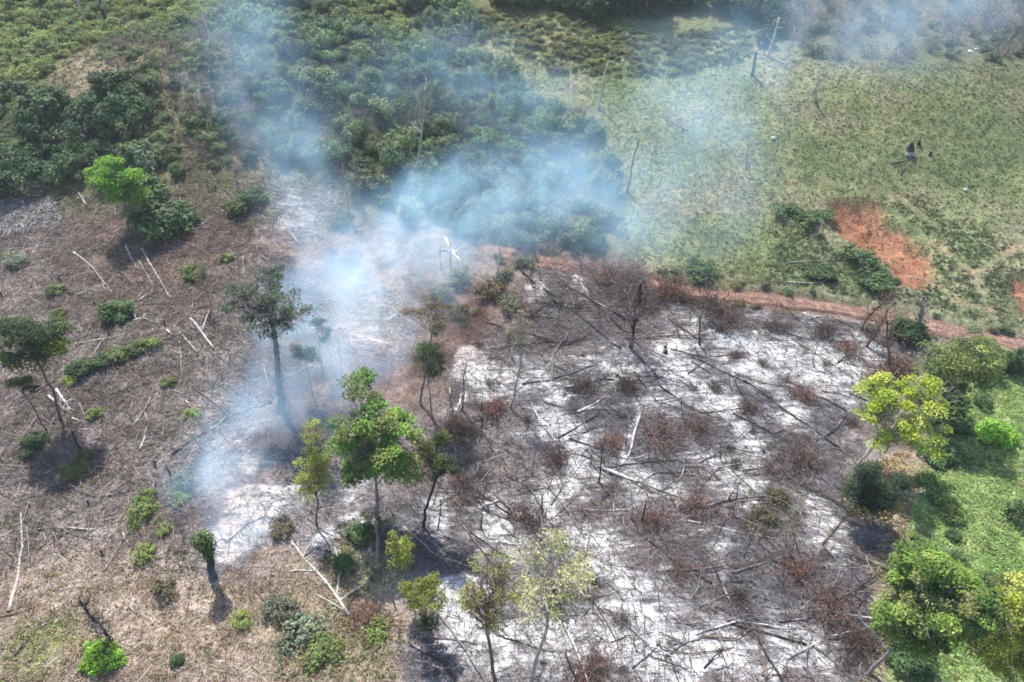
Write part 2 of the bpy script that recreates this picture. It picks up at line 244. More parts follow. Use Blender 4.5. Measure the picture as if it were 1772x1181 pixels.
LOGS = [('long white ash covered trunk lying across the middle of the burn', 'ash', 0.174, [(8.31, 46.88), (11.72, 44.66), (15.12, 42.4)], []),
 ('white burnt out trunk lying towards the camera beside the dark hollow', 'ash', 0.189, [(13.3, 54.71), (12.15, 51.44), (10.74, 47.49)], []),
 ('short white ash log beside the fan of ash', 'ash', 0.138, [(-2.87, 42.45), (-0.99, 43.57)], []),
 ('short white ash log below the dark olive tree', 'ash', 0.111, [(-6.79, 42.4), (-5.53, 43.92)], []),
 ('crooked white ash log at the top of the black trunks', 'ash', 0.153, [(7.86, 76.14), (8.53, 74.44), (9.21, 72.15)], []),
 ('bent white log beside the rust red bush', 'ash', 0.128, [(-5.32, 56.78), (-5.36, 55.43), (-5.82, 54.27)], []),
 ('white ash ridge pointing up between red bush and black trunks', 'ash', 0.123, [(6.61, 53.5), (8.43, 54.49), (9.21, 55.32)], []),
 ('white ash covered branch running level to the white standing log', 'ash', 0.095, [(13.29, 54.63), (15.58, 55.05), (17.9, 55.7)], []),
 ('long pale and black trunk at the top of the black pile', 'black', 0.109, [(12.1, 63.39), (9.59, 66.93), (6.49, 70.85), (3.14, 74.84)], [(7.76, 69.24, 6.96, 73.12)]),
 ('straight black trunk parallel to the black pile', 'black', 0.115, [(13.09, 68.42), (9.98, 71.45), (5.85, 74.84)], [(10.61, 70.77, 7.92, 71.72)]),
 ('black trunk with a white burnt end at the top of the burn', 'black', 0.106, [(12.58, 66.81), (10.84, 69.6), (9.02, 72.43)], []),
 ('black trunk crossing low under the pile', 'black', 0.095, [(4.15, 63.95), (6.44, 64.3), (8.73, 66.13)], []),
 ('black trunk curving up on white ash below the pile', 'black', 0.113, [(3.61, 58.27), (6.11, 59.16), (9.43, 60.92)], [(6.11, 59.16, 4.33, 60.84)]),
 ('thin black trunk on white ash beside the rust bush', 'black', 0.081, [(3.32, 55.3), (5.22, 54.38), (6.75, 52.95)], []),
 ('thin black trunk pointing to the rust bush beside the white log', 'black', 0.084, [(4.46, 50.71), (6.51, 51.91), (9.02, 53.29)], []),
 ('dark brown trunk on the ash beneath the snag', 'black', 0.093, [(13.09, 59.69), (14.12, 57.03), (14.96, 54.82)], []),
 ('heavy black trunk leaning down the grey ash', 'black', 0.122, [(23.54, 47.71), (23.48, 50.68), (23.29, 54.2)], []),
 ('long black trunk running down through the grey ash', 'black', 0.103, [(30.92, 48.48), (27.58, 53.45), (25.12, 57.59), (21.57, 60.66), (17.93, 63.24)],
  [(25.12, 57.59, 23.57, 58.7), (27.58, 53.45, 25.58, 53.01)]),
 ('thin black trunk below the snag in the white ash', 'black', 0.092, [(21.35, 64.31), (19.56, 66.87), (17.29, 69.48)], []),
 ('black trunk above the white ash left of the stump', 'black', 0.083, [(17.6, 63.18), (20.84, 61.81), (24.43, 62.25)], []),
 ('black trunk on the white ash pointing at the snag', 'black', 0.08, [(18.72, 59.07), (20.7, 61.11)], []),
 ('black trunk spanning the dark hollow', 'black', 0.091, [(15.39, 57.51), (18.32, 54.0), (20.79, 52.21)], []),
 ('black trunk crossing behind the broad scorched bush', 'black', 0.079, [(17.02, 53.32), (19.95, 53.49), (24.11, 53.97)], []),
 ('thin dark trunk beside the long white log', 'black', 0.074, [(11.62, 44.68), (13.2, 45.79), (15.98, 45.48)], []),
 ('reddish bare branch leaning over the ash below the white log', 'brown', 0.068, [(16.56, 43.3), (18.62, 45.59), (19.74, 46.69)], []),
 ('reddish bare stem leaning above the scorched weeds', 'brown', 0.067, [(17.42, 40.87), (18.89, 42.22), (20.14, 43.88)], []),
 ('dark stem lying between olive shrubs and ash', 'black', 0.07, [(18.7, 36.51), (20.41, 39.22), (22.16, 41.59)], []),
 ('dark leaning stem left of the olive shrubs', 'black', 0.064, [(16.43, 37.49), (18.04, 40.06), (18.91, 41.1)], []),
 ('pale burnt branch with a black root end in the shaded char', 'grey', 0.095, [(17.35, 35.14), (19.58, 35.76), (21.92, 36.33)], []),
 ('black burnt log below the pale branch in the char', 'black', 0.094, [(16.64, 34.26), (18.8, 34.52)], []),
 ('thin pale branch curving on the char', 'grey', 0.057, [(17.38, 32.56), (19.0, 33.5), (19.88, 33.56)], []),
 ('long black trunk across the lower burn', 'black', 0.128, [(21.17, 29.0), (18.75, 29.88), (16.28, 30.65), (14.93, 32.06)], [(17.6, 30.26, 16.1, 29.55)]),
 ('big grey brown trunk running out of the frame at the bottom', 'grey', 0.142, [(20.96, 29.73), (22.35, 28.26), (23.75, 26.06)], [(21.47, 29.27, 20.55, 27.59)]),
 ('pale forked branch beside the big grey brown trunk', 'grey', 0.082, [(22.49, 28.45), (22.75, 30.5), (22.89, 32.69), (23.1, 34.32)],
  [(22.75, 30.5, 23.79, 30.98), (22.89, 32.69, 22.46, 34.11)]),
 ('pale curved stem standing out on the ash at the bottom', 'pale', 0.063, [(14.44, 25.99), (14.99, 28.06), (15.07, 29.96)], []),
 ('reddish curved branch beside the pale curved stem', 'brown', 0.068, [(10.84, 28.12), (12.67, 29.21), (15.07, 29.96)], []),
 ('black trunk left of the shaded char', 'black', 0.104, [(15.6, 34.13), (14.13, 35.17), (13.17, 36.12)], []),
 ('curved black branch on the white ash path', 'black', 0.053, [(7.11, 29.25), (8.38, 29.76), (10.3, 29.95)], []),
 ('thin black branch on the lower white ash', 'black', 0.058, [(8.51, 27.5), (9.74, 28.4), (11.05, 29.43)], []),
 ('thin black branch pointing to the bottom corner of the ash', 'black', 0.058, [(9.75, 28.44), (10.98, 27.81), (12.27, 27.15)], []),
 ('leaning dark trunk between the round tree and the ash', 'brown', 0.112, [(25.29, 37.43), (27.03, 39.07), (28.96, 40.8)], []),
 ('dark root end lying below the leaning trunk', 'black', 0.084, [(25.31, 37.33), (25.76, 35.96)], []),
 ('black forked trunk at the foot of the dark olive tree', 'black', 0.091, [(-0.28, 37.03), (-4.8, 40.86)], []),
 ('pale grey fallen tree with fanned branches on the white fan of ash', 'grey', 0.132, [(0.58, 37.94), (0.45, 39.82), (0.36, 41.76)],
  [(0.49, 39.2, -1.31, 41.06), (0.49, 39.2, 2.21, 40.97), (0.45, 39.82, -2.01, 39.42), (0.45, 39.82, 2.91, 39.74), (0.35, 41.1, -0.31, 42.73),
   (0.35, 41.1, 1.34, 42.81)]),
 ('forked grey trunk on the rusty ground right of the dark olive tree', 'grey', 0.084, [(-6.5, 43.14), (-2.98, 45.45), (1.02, 46.16)],
  [(-2.98, 45.45, -1.69, 47.28), (-2.98, 45.45, -0.84, 44.66)]),
 ('bleached leafless fallen tree with forked limbs on the tan slope', 'white', 0.138, [(-12.22, 31.54), (-13.96, 33.71), (-15.8, 35.44), (-18.18, 37.89)],
  [(-13.51, 33.06, -13.55, 35.69), (-13.54, 35.42, -14.66, 37.73), (-12.4, 31.81, -15.2, 33.37), (-13.17, 32.71, -11.09, 34.44), (-15.6, 35.18, -17.63, 35.13),
   (-16.8, 36.44, -16.22, 37.91)]),
 ('bleached crooked trunk lying alone at the lower edge of the slash', 'pale', 0.162, [(-37.52, 31.48), (-38.39, 33.98), (-40.01, 37.33), (-42.1, 40.96)], []),
 ('weathered log at the very edge of the tan slope', 'brown', 0.132, [(-38.08, 30.92), (-36.84, 31.34), (-35.78, 31.88)], []),
 ('pale log lying level on the brown slope', 'pale', 0.098, [(-34.86, 39.15), (-37.26, 39.47), (-39.81, 39.28)], []),
 ('grey leaning log below the green row of bushes', 'grey', 0.13, [(-32.16, 34.98), (-32.05, 36.77), (-31.93, 38.8)], []),
 ('black log in the yellow green patch', 'black', 0.14, [(-35.07, 27.87), (-35.0, 28.69), (-34.68, 29.3)], []),
 ('black log above the yellow green patch', 'black', 0.142, [(-34.33, 30.28), (-33.97, 31.2)], []),
 ('small black log beside the yellow green patch', 'black', 0.097, [(-33.76, 27.49), (-33.63, 28.14)], []),
 ('dark thin log right of the burning trunk', 'brown', 0.078, [(-18.76, 32.56), (-20.27, 34.01), (-21.74, 35.24)], []),
 ('short black log on the tan slope', 'black', 0.097, [(-29.03, 32.2), (-28.08, 31.53)], []),
 ('long black charred trunk reaching to the thick grey tree', 'black', 0.132, [(-31.3, 46.88), (-29.73, 48.87), (-27.49, 51.97), (-24.1, 54.0)], []),
 ('pale trunk uppermost on the reddish litter', 'pale', 0.138, [(-55.92, 79.54), (-52.16, 76.46), (-47.22, 70.96)], []),
 ('long pale trunk slanting through the slash', 'pale', 0.141, [(-47.0, 79.47), (-43.66, 74.87), (-39.81, 69.77)], []),
 ('short pale trunk beside the long slanting one', 'pale', 0.143, [(-49.39, 80.21), (-46.38, 75.81)], []),
 ('grey trunk between the two pale slanting trunks', 'grey', 0.13, [(-46.7, 77.41), (-42.51, 71.75)], []),
 ('short pale branch lying crosswise below the slanting trunks', 'pale', 0.097, [(-43.7, 69.25), (-42.54, 71.83)], []),
 ('grey log lying level beside the dense bush', 'grey', 0.105, [(-44.47, 68.84), (-41.24, 68.89), (-37.81, 68.46)], []),
 ('thin pale stem across the reddish litter', 'pale', 0.093, [(-51.58, 70.71), (-49.86, 72.2), (-48.37, 73.55)], []),
 ('pale log running level to the dense bush', 'pale', 0.123, [(-46.93, 61.35), (-44.64, 62.39), (-42.06, 63.34)], [(-44.31, 62.37, -43.6, 58.96)]),
 ('twisted white branches beside the dense bush', 'white', 0.14, [(-42.52, 65.57), (-41.62, 66.22), (-39.95, 65.32)],
  [(-41.62, 66.22, -41.39, 66.77), (-42.1, 65.8, -42.87, 66.72)]),
 ('white forked tree felled in the slash', 'white', 0.16, [(-32.07, 61.14), (-34.24, 63.81), (-36.01, 65.73)],
  [(-34.04, 63.57, -33.91, 66.37), (-34.24, 63.81, -35.34, 64.67)]),
 ('pale thin trunk below the twisted white branches', 'pale', 0.107, [(-33.49, 60.28), (-35.78, 62.8), (-37.61, 64.71)], []),
 ('short white log between the twisted branches and the forked tree', 'white', 0.131, [(-38.09, 64.01), (-36.87, 62.88)], []),
 ('white split log under the leaning tree', 'white', 0.154, [(-45.82, 54.93), (-44.38, 53.52), (-43.62, 52.91)], []),
 ('pale broken log beside the white split log', 'pale', 0.146, [(-46.26, 54.13), (-44.93, 53.23), (-43.55, 52.33)], []),
 ('pale branch with crooked twigs above the curved white branch', 'pale', 0.114, [(-36.58, 50.89), (-36.16, 52.55), (-36.17, 54.42)],
  [(-36.16, 52.55, -35.07, 50.9), (-36.16, 52.55, -36.13, 51.86)]),
 ('curved white branch on the brown slope', 'white', 0.124, [(-34.8, 47.98), (-34.9, 49.25), (-35.24, 50.45)], []),
 ('white branch scrap at the foot of the small leaning tree', 'white', 0.092, [(-42.87, 51.67), (-40.94, 51.05)], []),
 ('short pale trunk on the slash by the smoke edge', 'pale', 0.094, [(-32.62, 54.02), (-31.27, 52.75)], []),
 ('white fallen branch in the ash behind the burning trunk', 'white', 0.094, [(-23.05, 37.78), (-22.21, 39.26), (-20.65, 40.12)], [(-22.21, 39.26, -21.79, 41.3)]),
 ('pale fallen trunk at the thicket foot by the brilliant tree', 'pale', 0.147, [(-57.81, 88.35), (-60.72, 91.74)], []),
 ('pale fallen trunk right of the brilliant tree', 'pale', 0.138, [(-45.71, 86.63), (-49.1, 90.63)], []),
 ('long pale stem right of the brilliant tree among dark shrubs', 'pale', 0.123, [(-41.52, 82.88), (-45.07, 88.68)], []),
 ('short pale branch lying among the dark shrubs', 'pale', 0.11, [(-47.63, 85.17), (-47.15, 87.59)], []),
 ('pale branch at the upper slash near the smoke', 'pale', 0.106, [(-41.05, 83.72), (-39.95, 85.36)], []),
 ('dark log sticking out of the mound shrubs', 'grey', 0.165, [(-56.42, 97.99), (-54.18, 100.06)], []),
 ('pale trunk lying in the upper smoke', 'pale', 0.126, [(-27.83, 82.1), (-29.85, 85.06), (-31.88, 87.39)], []),
 ('white trunk behind the smoke near the road end', 'white', 0.203, [(-8.85, 83.36), (-7.52, 80.12), (-6.32, 78.55)], [(-7.52, 80.12, -6.07, 80.95)]),
 ('white ash streaked branch beside the white trunk near the road end', 'ash', 0.16, [(-9.44, 81.03), (-7.17, 80.55), (-6.22, 79.41)], []),
 ('pale weathered log uppermost below the red scar', 'pale', 0.11, [(35.41, 79.46), (39.08, 79.79), (43.2, 80.31)], []),
 ('pale weathered log above the dirt road', 'pale', 0.114, [(34.31, 75.66), (36.78, 75.72), (39.35, 76.03)], [(38.65, 75.9, 39.77, 76.71)]),
 ('grey log lying on the grazed knoll', 'grey', 0.137, [(62.21, 111.12), (63.16, 108.72)], []),
 ('grey log lying in the veil of smoke on the pasture', 'grey', 0.131, [(23.6, 108.0), (26.88, 105.02)], []),
 ('grey branch beside the black stump in the pasture', 'grey', 0.112, [(54.47, 96.82), (57.77, 97.57)], []),
 ('thin forked branch below the black stump in the pasture', 'grey', 0.102, [(55.5, 95.38), (57.51, 97.0)], []),
 ('pale scrap of wood on the red scar', 'pale', 0.105, [(49.13, 76.05), (50.09, 76.02)], []),
 ('white branched dead limb at the gully edge', 'white', 0.119, [(47.43, 62.64), (46.92, 63.88), (46.23, 65.01)], [(46.92, 63.88, 46.94, 64.89)]),
 ('dry branch lying beside the round blue green tree', 'pale', 0.096, [(36.56, 43.33), (34.74, 42.75), (34.76, 44.74)], [(34.74, 42.75, 35.02, 43.84)]),
 ('thin pale log across the top of the grey ash', 'pale', 0.078, [(35.03, 69.36), (36.73, 69.92), (37.83, 69.88)], [])]
SNAGS = [('tall pale dead tree with a forked bare top in the thicket', 'pale', -14.11, 99.99, 2.24, 12.56, 0.179, 3),
 ('bare dead tree with a grey bushy top in the thicket', 'grey', -22.01, 121.31, 0.72, 5.85, 0.21, 4),
 ('slim pale dead trunk where the thicket meets the pasture', 'pale', 13.77, 111.65, 1.0, 7.14, 0.146, 1),
 ('dark dead trunk leaning in the hazy pasture', 'black', 16.27, 93.43, 1.03, 7.62, 0.145, 1),
 ('pale dead trunk leaning on the far pasture edge', 'pale', 42.14, 120.6, 0.51, 6.02, 0.272, 1),
 ('short black dead trunk at the far pasture edge', 'black', 38.33, 115.17, -0.14, 3.98, 0.259, 0),
 ('thin pale dead stem in the far smoke', 'pale', 45.0, 119.68, 0.23, 4.37, 0.163, 2),
 ('curved pale dead stem on the grazed knoll', 'pale', 46.42, 107.42, -0.52, 4.52, 0.176, 1),
 ('thin dark post like stem on the pasture', 'grey', 33.86, 97.25, -0.04, 4.55, 0.073, 0),
 ('pale bare trunk high on the mound', 'pale', -47.6, 117.91, -1.0, 5.85, 0.216, 1),
 ('grey bare trunk leaning on the mound', 'grey', -45.38, 108.98, -0.35, 7.86, 0.202, 1),
 ('dark leaning trunk at the crest of the mound', 'black', -72.13, 133.74, -0.05, 4.47, 0.385, 1),
 ('faint pale trunk left of the dark leaning trunk', 'pale', -76.33, 134.61, -0.25, 4.03, 0.261, 1),
 ('pale trunk standing up at the top of the smoke column', 'pale', -52.47, 138.0, 0.61, 3.03, 0.249, 0),
 ('pale trunk at the top among yellow green bushes', 'pale', -18.7, 140.35, 0.33, 2.69, 0.299, 0),
 ('thin bare grey tree at the edge of the pale ashy ground', 'grey', -22.67, 89.59, -0.13, 7.2, 0.126, 4),
 ('second thin bare grey tree near the pale ashy ground', 'grey', -21.53, 91.9, -0.07, 5.86, 0.128, 4),
 ('pale dead stem inside the smoke by the road end', 'pale', -1.85, 74.48, 0.37, 7.7, 0.107, 0),
 ('dark dead stem in the smoke beside the white trunk', 'black', -7.7, 76.97, 0.08, 4.38, 0.128, 0),
 ('thin dark dead stem in the smoke left of the white trunk', 'black', -8.97, 77.45, 0.05, 3.21, 0.111, 0),
 ('dead snag with a brown scorched top over the black pile', 'black', 13.19, 63.37, 0.21, 8.51, 0.196, 5),
 ('thin black snag standing in the brightest ash', 'black', 21.09, 63.96, -0.61, 3.59, 0.101, 0),
 ('pointed black stump sitting on the white ash', 'black', 16.98, 62.58, -0.12, 0.93, 0.294, 0),
 ('thin bare snag beside the rust red bush', 'brown', -5.07, 54.48, 0.7, 6.1, 0.089, 2),
 ('thin black snag in the ash below the rust red bush', 'black', -2.98, 51.85, 0.09, 3.89, 0.087, 0),
 ('slim black snag in front of the white log end', 'black', 7.84, 45.23, 0.18, 4.7, 0.082, 2),
 ('pale thin snag below the long white log', 'pale', 10.29, 40.72, -0.42, 3.85, 0.068, 1),
 ('short black snag on the tan and rust ground', 'black', 11.05, 40.28, 0.11, 2.61, 0.088, 1),
 ('thin dark snag beside the olive tree trunk', 'black', -6.34, 40.14, 0.39, 3.33, 0.067, 1),
 ('thin dark snag left of the fan of ash', 'black', -2.63, 40.16, 0.1, 2.01, 0.077, 0), ('black spike in the fan of ash', 'black', 2.64, 41.92, -0.05, 2.02, 0.079, 0),
 ('thin pale snag above the orange scorched bush', 'pale', 22.44, 37.44, -0.76, 3.43, 0.068, 0),
 ('bent bare brown tree leaning over the dirt road', 'brown', 40.73, 67.61, 2.3, 5.2, 0.151, 5),
 ('second bare brown tree leaning beside the dirt road', 'brown', 40.64, 65.33, 0.74, 5.4, 0.149, 5),
 ('tall thin bare tree between the burn and the gully', 'brown', 41.97, 61.43, -2.92, 7.12, 0.145, 4),
 ('grey dead trunk rising by the dirt road', 'grey', 46.98, 66.71, -1.37, 4.95, 0.233, 4),
 ('thin grey dead tree in the gully beside the olive tree', 'grey', 44.59, 56.75, -2.44, 5.91, 0.107, 2),
 ('thin pale dead stem in the slash near the smoke', 'pale', -31.55, 74.64, 1.36, 4.21, 0.114, 1),
 ('dark dead stem with a dry fuzzy top leaning on the tan slope', 'black', -28.79, 29.19, -0.72, 5.12, 0.129, 5),
 ('thin dead sapling at the top edge of the slash', 'pale', -40.77, 91.33, -0.57, 2.23, 0.151, 2),
 ('black burnt post beside the small green bush', 'black', -32.46, 45.67, 0.11, 0.72, 0.18, 0),
 ('leaning black burnt post at the smoke edge', 'black', -30.44, 44.48, -0.11, 1.28, 0.117, 0),
 ('dead dark stem beside the small dark leaved tree', 'black', -40.52, 48.02, 0.06, 3.2, 0.097, 2),
 ('slim grey trunk standing below the bright green crown', 'grey', -10.8, 35.5, 0.49, 6.07, 0.124, 0),
 ('twisted grey stem left of the bright green tree', 'grey', -12.6, 39.46, 1.99, 4.03, 0.103, 2),
 ('long thin stem leaning through the shaded weeds', 'grey', -12.43, 34.39, 1.74, 4.12, 0.074, 3),
 ('brown trunk with a broken top under the pale bare tree', 'brown', 4.51, 25.76, -1.08, 4.93, 0.134, 2),
 ('thin dark tree inside the smoke near the thick grey trunk', 'grey', -23.05, 54.81, 0.32, 3.63, 0.093, 2),
 ('thin stem inside the smoke beside the slim tree', 'grey', -20.13, 58.86, 0.44, 4.39, 0.095, 1),
 ('slender stem at the bright core of the smoke', 'grey', -18.01, 58.35, 0.32, 4.4, 0.094, 1),
 ('black charred stump with spikes in the pasture', 'black', 57.63, 98.23, -0.1, 1.86, 0.645, 1),
 ('small black spike above the charred pasture stump', 'black', 59.4, 99.79, -0.14, 1.19, 0.252, 0),
 ('small black forked stump right of the charred pasture stump', 'black', 60.43, 98.02, 0.16, 1.02, 0.251, 1)]
PALM = (-23.49, 34.53, 0.43, 4.62)
ROCKS = [('white boulder on the far dark slope', 75.46, 121.16, 0.48), ('small white boulder beside the white boulder on the far slope', 77.5, 123.0, 0.31),
 ('pale stone on the grazed slope above the smoke edge', 38.76, 101.91, 0.38), ('pale stone on the pasture at the picture edge', 63.78, 92.63, 0.3)]
PLUMES = [('thick blue white smoke rolling up from the ash across the clearing edge',
  [(-22.53, 35.92, 1.04, 2.0, 0.26), (-22.35, 39.14, 2.46, 3.8, 0.3), (-23.94, 42.13, 4.08, 4.4, 0.2), (-22.41, 46.71, 5.22, 6, 0.11), (-19.11, 52.67, 5.84, 7.5, 0.13),
   (-17.11, 58.7, 7.15, 7.5, 0.15), (-16.03, 64.07, 9.49, 8, 0.145), (-12.42, 68.41, 11.75, 8.5, 0.125), (-7.06, 73.97, 13.03, 8.5, 0.115),
   (-1.07, 75.49, 14.51, 8, 0.09), (5.69, 77.43, 15.86, 8.5, 0.085), (12.84, 74.59, 14.89, 9, 0.035)],
  0.5),
 ('thin smoke column drifting up over the thicket',
  [(-17.57, 61.25, 9.74, 6.5, 0.06), (-20.44, 68.19, 12.9, 6, 0.045), (-25.5, 81.56, 15.73, 7, 0.04), (-29.64, 89.78, 18.89, 8.5, 0.038),
   (-33.31, 94.64, 22.76, 9, 0.034), (-35.49, 99.46, 26.84, 10, 0.03), (-37.35, 106.0, 31.59, 10, 0.022)],
  0.45),
 ('faint veil of smoke hanging over the pasture',
  [(6.69, 81.05, 13.71, 9, 0.035), (15.92, 79.71, 12.0, 10, 0.034), (24.0, 84.73, 13.02, 12, 0.036), (26.15, 93.48, 16.99, 13, 0.036), (25.56, 100.36, 20.57, 13, 0.028),
   (32.05, 105.25, 23.38, 13, 0.02), (43.27, 108.52, 26.67, 13, 0.018), (57.83, 112.52, 29.15, 14, 0.022), (74.68, 118.68, 30.27, 14, 0.018)],
  0.25),
 ('thin blue smoke lying over the dark thicket',
  [(-20.98, 105.65, 20.06, 9, 0.018), (-11.25, 112.62, 21.8, 10, 0.026), (-3.18, 109.45, 19.12, 10, 0.032), (3.77, 104.25, 17.09, 9, 0.03),
   (9.51, 100.56, 16.47, 9, 0.018)],
  0.4),
 ('wisp of smoke at the foot of the short burning trunk', [(-23.13, 34.16, 0.3, 0.6, 0.5), (-23.19, 34.23, 0.91, 0.7, 0.35), (-22.93, 34.43, 1.54, 0.9, 0.2)], 0.2)]
SLASH_AREA = [(-78.0, 90.99), (-62.65, 90.04), (-49.8, 90.98), (-43.03, 92.49), (-34.11, 94.68), (-34.16, 81.49), (-28.62, 79.81), (-22.32, 70.65), (-20.26, 54.84), (-26.01, 54.63),
 (-28.94, 46.68), (-24.98, 35.31), (-20.9, 35.38), (-26.54, 34.58), (-34.23, 36.41), (-44.69, 33.66)]
REGROWTH = [(21.31, 43.9), (26.25, 43.27), (24.02, 38.25), (18.84, 38.38)]
SCRUB = [(35.12, 87.8), (43.36, 86.23), (44.67, 80.95), (48.52, 73.98), (52.18, 74.34), (55.39, 83.21), (52.87, 91.1), (56.52, 92.68), (63.43, 86.07), (67.6, 82.99),
 (58.19, 65.56), (46.87, 71.17), (38.61, 73.55), (31.96, 75.49)]
MOUND_ROUND = [(-61.15, 102.45, 3.08), (-58.99, 105.55, 3.52), (-55.71, 101.81, 3.4), (-61.93, 100.69, 2.45), (-57.85, 100.05, 2.8), (-55.48, 104.13, 2.23), (-68.7, 103.36, 3.63),
 (-69.21, 101.03, 2.96), (-67.88, 105.04, 2.57), (-70.02, 95.01, 3.5), (-70.42, 92.02, 3.25), (-67.15, 93.19, 2.81), (-62.47, 94.18, 2.17)]
RIDGE_DARK = [(10.48, 139.11, 2.59), (12.82, 137.58, 2.34), (15.09, 136.81, 2.79), (18.55, 138.09, 3.06), (20.63, 137.64, 2.12), (24.79, 138.7, 3.33), (27.76, 140.8, 3.15),
 (31.02, 141.22, 2.93), (34.56, 140.26, 2.68), (37.94, 138.61, 2.67), (41.71, 136.5, 3.13), (44.87, 138.14, 3.43), (46.45, 134.51, 2.89), (46.58, 130.81, 2.35),
 (-0.64, 141.42, 3.1), (3.09, 140.43, 2.61), (6.86, 141.43, 2.87), (42.57, 125.34, 2.02)]
LANDMARKS = [('the tall pale forked dead tree', -14.11, 99.99), ('the grey bushy topped dead tree', -22.01, 121.31), ('the two thin bare grey trees', -22.37, 90.86),
 ('the slim pale trunk at the pasture', 13.77, 111.65), ('the end of the dirt road', -1.95, 81.16), ('the dark leaning pasture trunk', 16.27, 93.43),
 ('the brilliant green tree', -50.26, 83.38), ('the pale ashy strip', -28.53, 89.86), ('the ridge tree line', 18.25, 136.92), ('the thin smoke column', -35.76, 104.08),
 ('the pale trunk by the smoke top', -52.47, 138.0), ('the round trees on the mound', -58.1, 102.54), ('the bare trunks on the mound', -46.12, 112.77),
 ('the dark leaning trunk on the crest', -72.13, 133.74), ('the pale trunk in yellow bushes', -18.7, 140.35), ('the bright bush on the mound', -61.59, 96.82),
 ('the grey leaved shrub', -19.96, 94.5), ('the pale leaning trunk on the far slope', 42.14, 120.6), ('the white boulder', 75.46, 121.16),
 ('the curved pale stem on the knoll', 46.42, 107.42), ('the long white log', 11.72, 44.66), ('the white standing log', 12.15, 51.44),
 ('the black trunk pile', 8.41, 68.81), ('the brown topped black snag', 13.19, 63.37), ('the thin snag in bright ash', 21.09, 63.96),
 ('the lime green tree', 31.2, 46.01), ('the round blue green tree', 30.52, 39.47), ('the fan of ash', 0.45, 39.82), ('the pale bare tree', 1.25, 25.37),
 ('the dark olive tree', -7.61, 40.08), ('the sparse yellow topped tree', 0.0, 54.76), ('the big grey brown trunk', 22.35, 28.26), ('the shaded char', 20.94, 34.2),
 ('the dirt road', 25.43, 72.09), ('the gully shrubs', 42.36, 60.1), ('the long lower black trunk', 18.75, 29.88), ('the orange scorched bush', 22.46, 35.1),
 ('the leaning dark trunk', 27.03, 39.07), ('the heavy black trunk', 23.48, 50.68), ('the rust bush on white ash', -1.54, 54.58), ('the curved pale stem', 14.99, 28.06),
 ('the burning trunk', -23.49, 34.53), ('the thick grey tree', -23.11, 52.87), ('the leaning dark green tree', -44.16, 51.82), ('the dense dark bush', -44.63, 66.3),
 ('the green bush row', -31.1, 40.06), ('the crooked bleached trunk', -39.37, 35.62), ('the leafy hedge strip', -41.79, 59.45),
 ('the slanting pale trunks', -43.66, 74.87), ('the long black log', -27.49, 51.97), ('the forked white tree', -33.07, 62.41), ('the curved white branch', -34.9, 49.25),
 ('the weathered grey leaning log', -32.05, 36.77), ('the level pale log', -37.26, 39.47)]
FIELD_SPOTS = [(48.93, 55.97, 1.02), (51.06, 54.06, 1.46), (42.95, 47.35, 0.79), (44.5, 44.99, 1.04), (43.28, 40.34, 1.25), (40.32, 41.65, 0.86), (37.03, 42.18, 0.72),
 (40.42, 38.16, 0.84), (35.94, 36.23, 0.69), (40.07, 35.93, 1.06), (37.28, 44.82, 0.99), (38.99, 44.11, 0.74), (37.43, 34.21, 0.69), (46.23, 45.15, 0.79),
 (33.32, 37.72, 0.68), (49.0, 50.01, 0.98)]
FAR_BAND = [(29.92, 131.2), (51.8, 123.96), (54.72, 116.16), (61.29, 114.16), (71.13, 109.58), (86.6, 109.14), (93.15, 121.14), (61.22, 128.53), (45.96, 134.58)]
PALE_CLEARING = [[(-68.94, 77.23), (-58.31, 75.41), (-55.41, 72.42), (-55.76, 69.27), (-64.33, 69.4)], [(-19.9, 58.87), (-11.45, 59.02), (-11.5, 54.63), (-18.9, 53.98)]]
MOUND_GAP = [(-85.6, 134.45), (-70.09, 129.8), (-52.99, 112.37), (-53.03, 106.64), (-58.45, 108.38), (-63.41, 105.28), (-63.87, 97.9), (-61.41, 93.35), (-64.66, 94.4),
 (-66.55, 99.98), (-73.62, 109.41), (-76.05, 121.02)]

# ---------------------------------------------------------------- small tools
RNG = np.random.default_rng(7)

def inpoly(P, x, y):
    P = np.asarray(P); n = len(P); c = np.zeros(np.shape(x), bool)
    for i in range(n):
        x0, y0 = P[i]; x1, y1 = P[i - 1]
        if y0 == y1: continue
        c ^= ((y0 > y) != (y1 > y)) & (x < (x1 - x0) * (y - y0) / (y1 - y0) + x0)
    return c

def seg_dist(P, x, y, closed):
    P = np.asarray(P, float); d = np.full(np.shape(x), 1e9)
    for i in range(0 if closed else 1, len(P)):
        a = P[i - 1]; b = P[i]; v = b - a; L = v @ v + 1e-9
        t = np.clip(((x - a[0]) * v[0] + (y - a[1]) * v[1]) / L, 0, 1)
        d = np.minimum(d, np.hypot(x - a[0] - t * v[0], y - a[1] - t * v[1]))
    return d

def zone(P, x, y, soft=1.5):
    d = seg_dist(P, x, y, True)
    return np.clip(0.5 + np.where(inpoly(P, x, y), d, -d) / (2 * soft), 0, 1)

def sample(P, n, rng):
    P = np.asarray(P); lo = P.min(0); hi = P.max(0); out = np.zeros((0, 2))
    while len(out) < n:
        q = lo + rng.random((max(n * 3, 64), 2)) * (hi - lo)
        out = np.vstack([out, q[inpoly(P, q[:, 0], q[:, 1])]])
    return out[:n]

def spread(P, n, gap, rng):
    """up to n points in the polygon, no two nearer than gap (a number or function)"""
    c = sample(P, n * 12, rng); keep = []
    K = np.zeros((0, 2))
    for q in c:
        if len(keep) == 0 or np.min(np.hypot(*(K - q).T)) > gap:
            keep.append(q); K = np.array(keep)
            if len(keep) >= n: break
    return keep

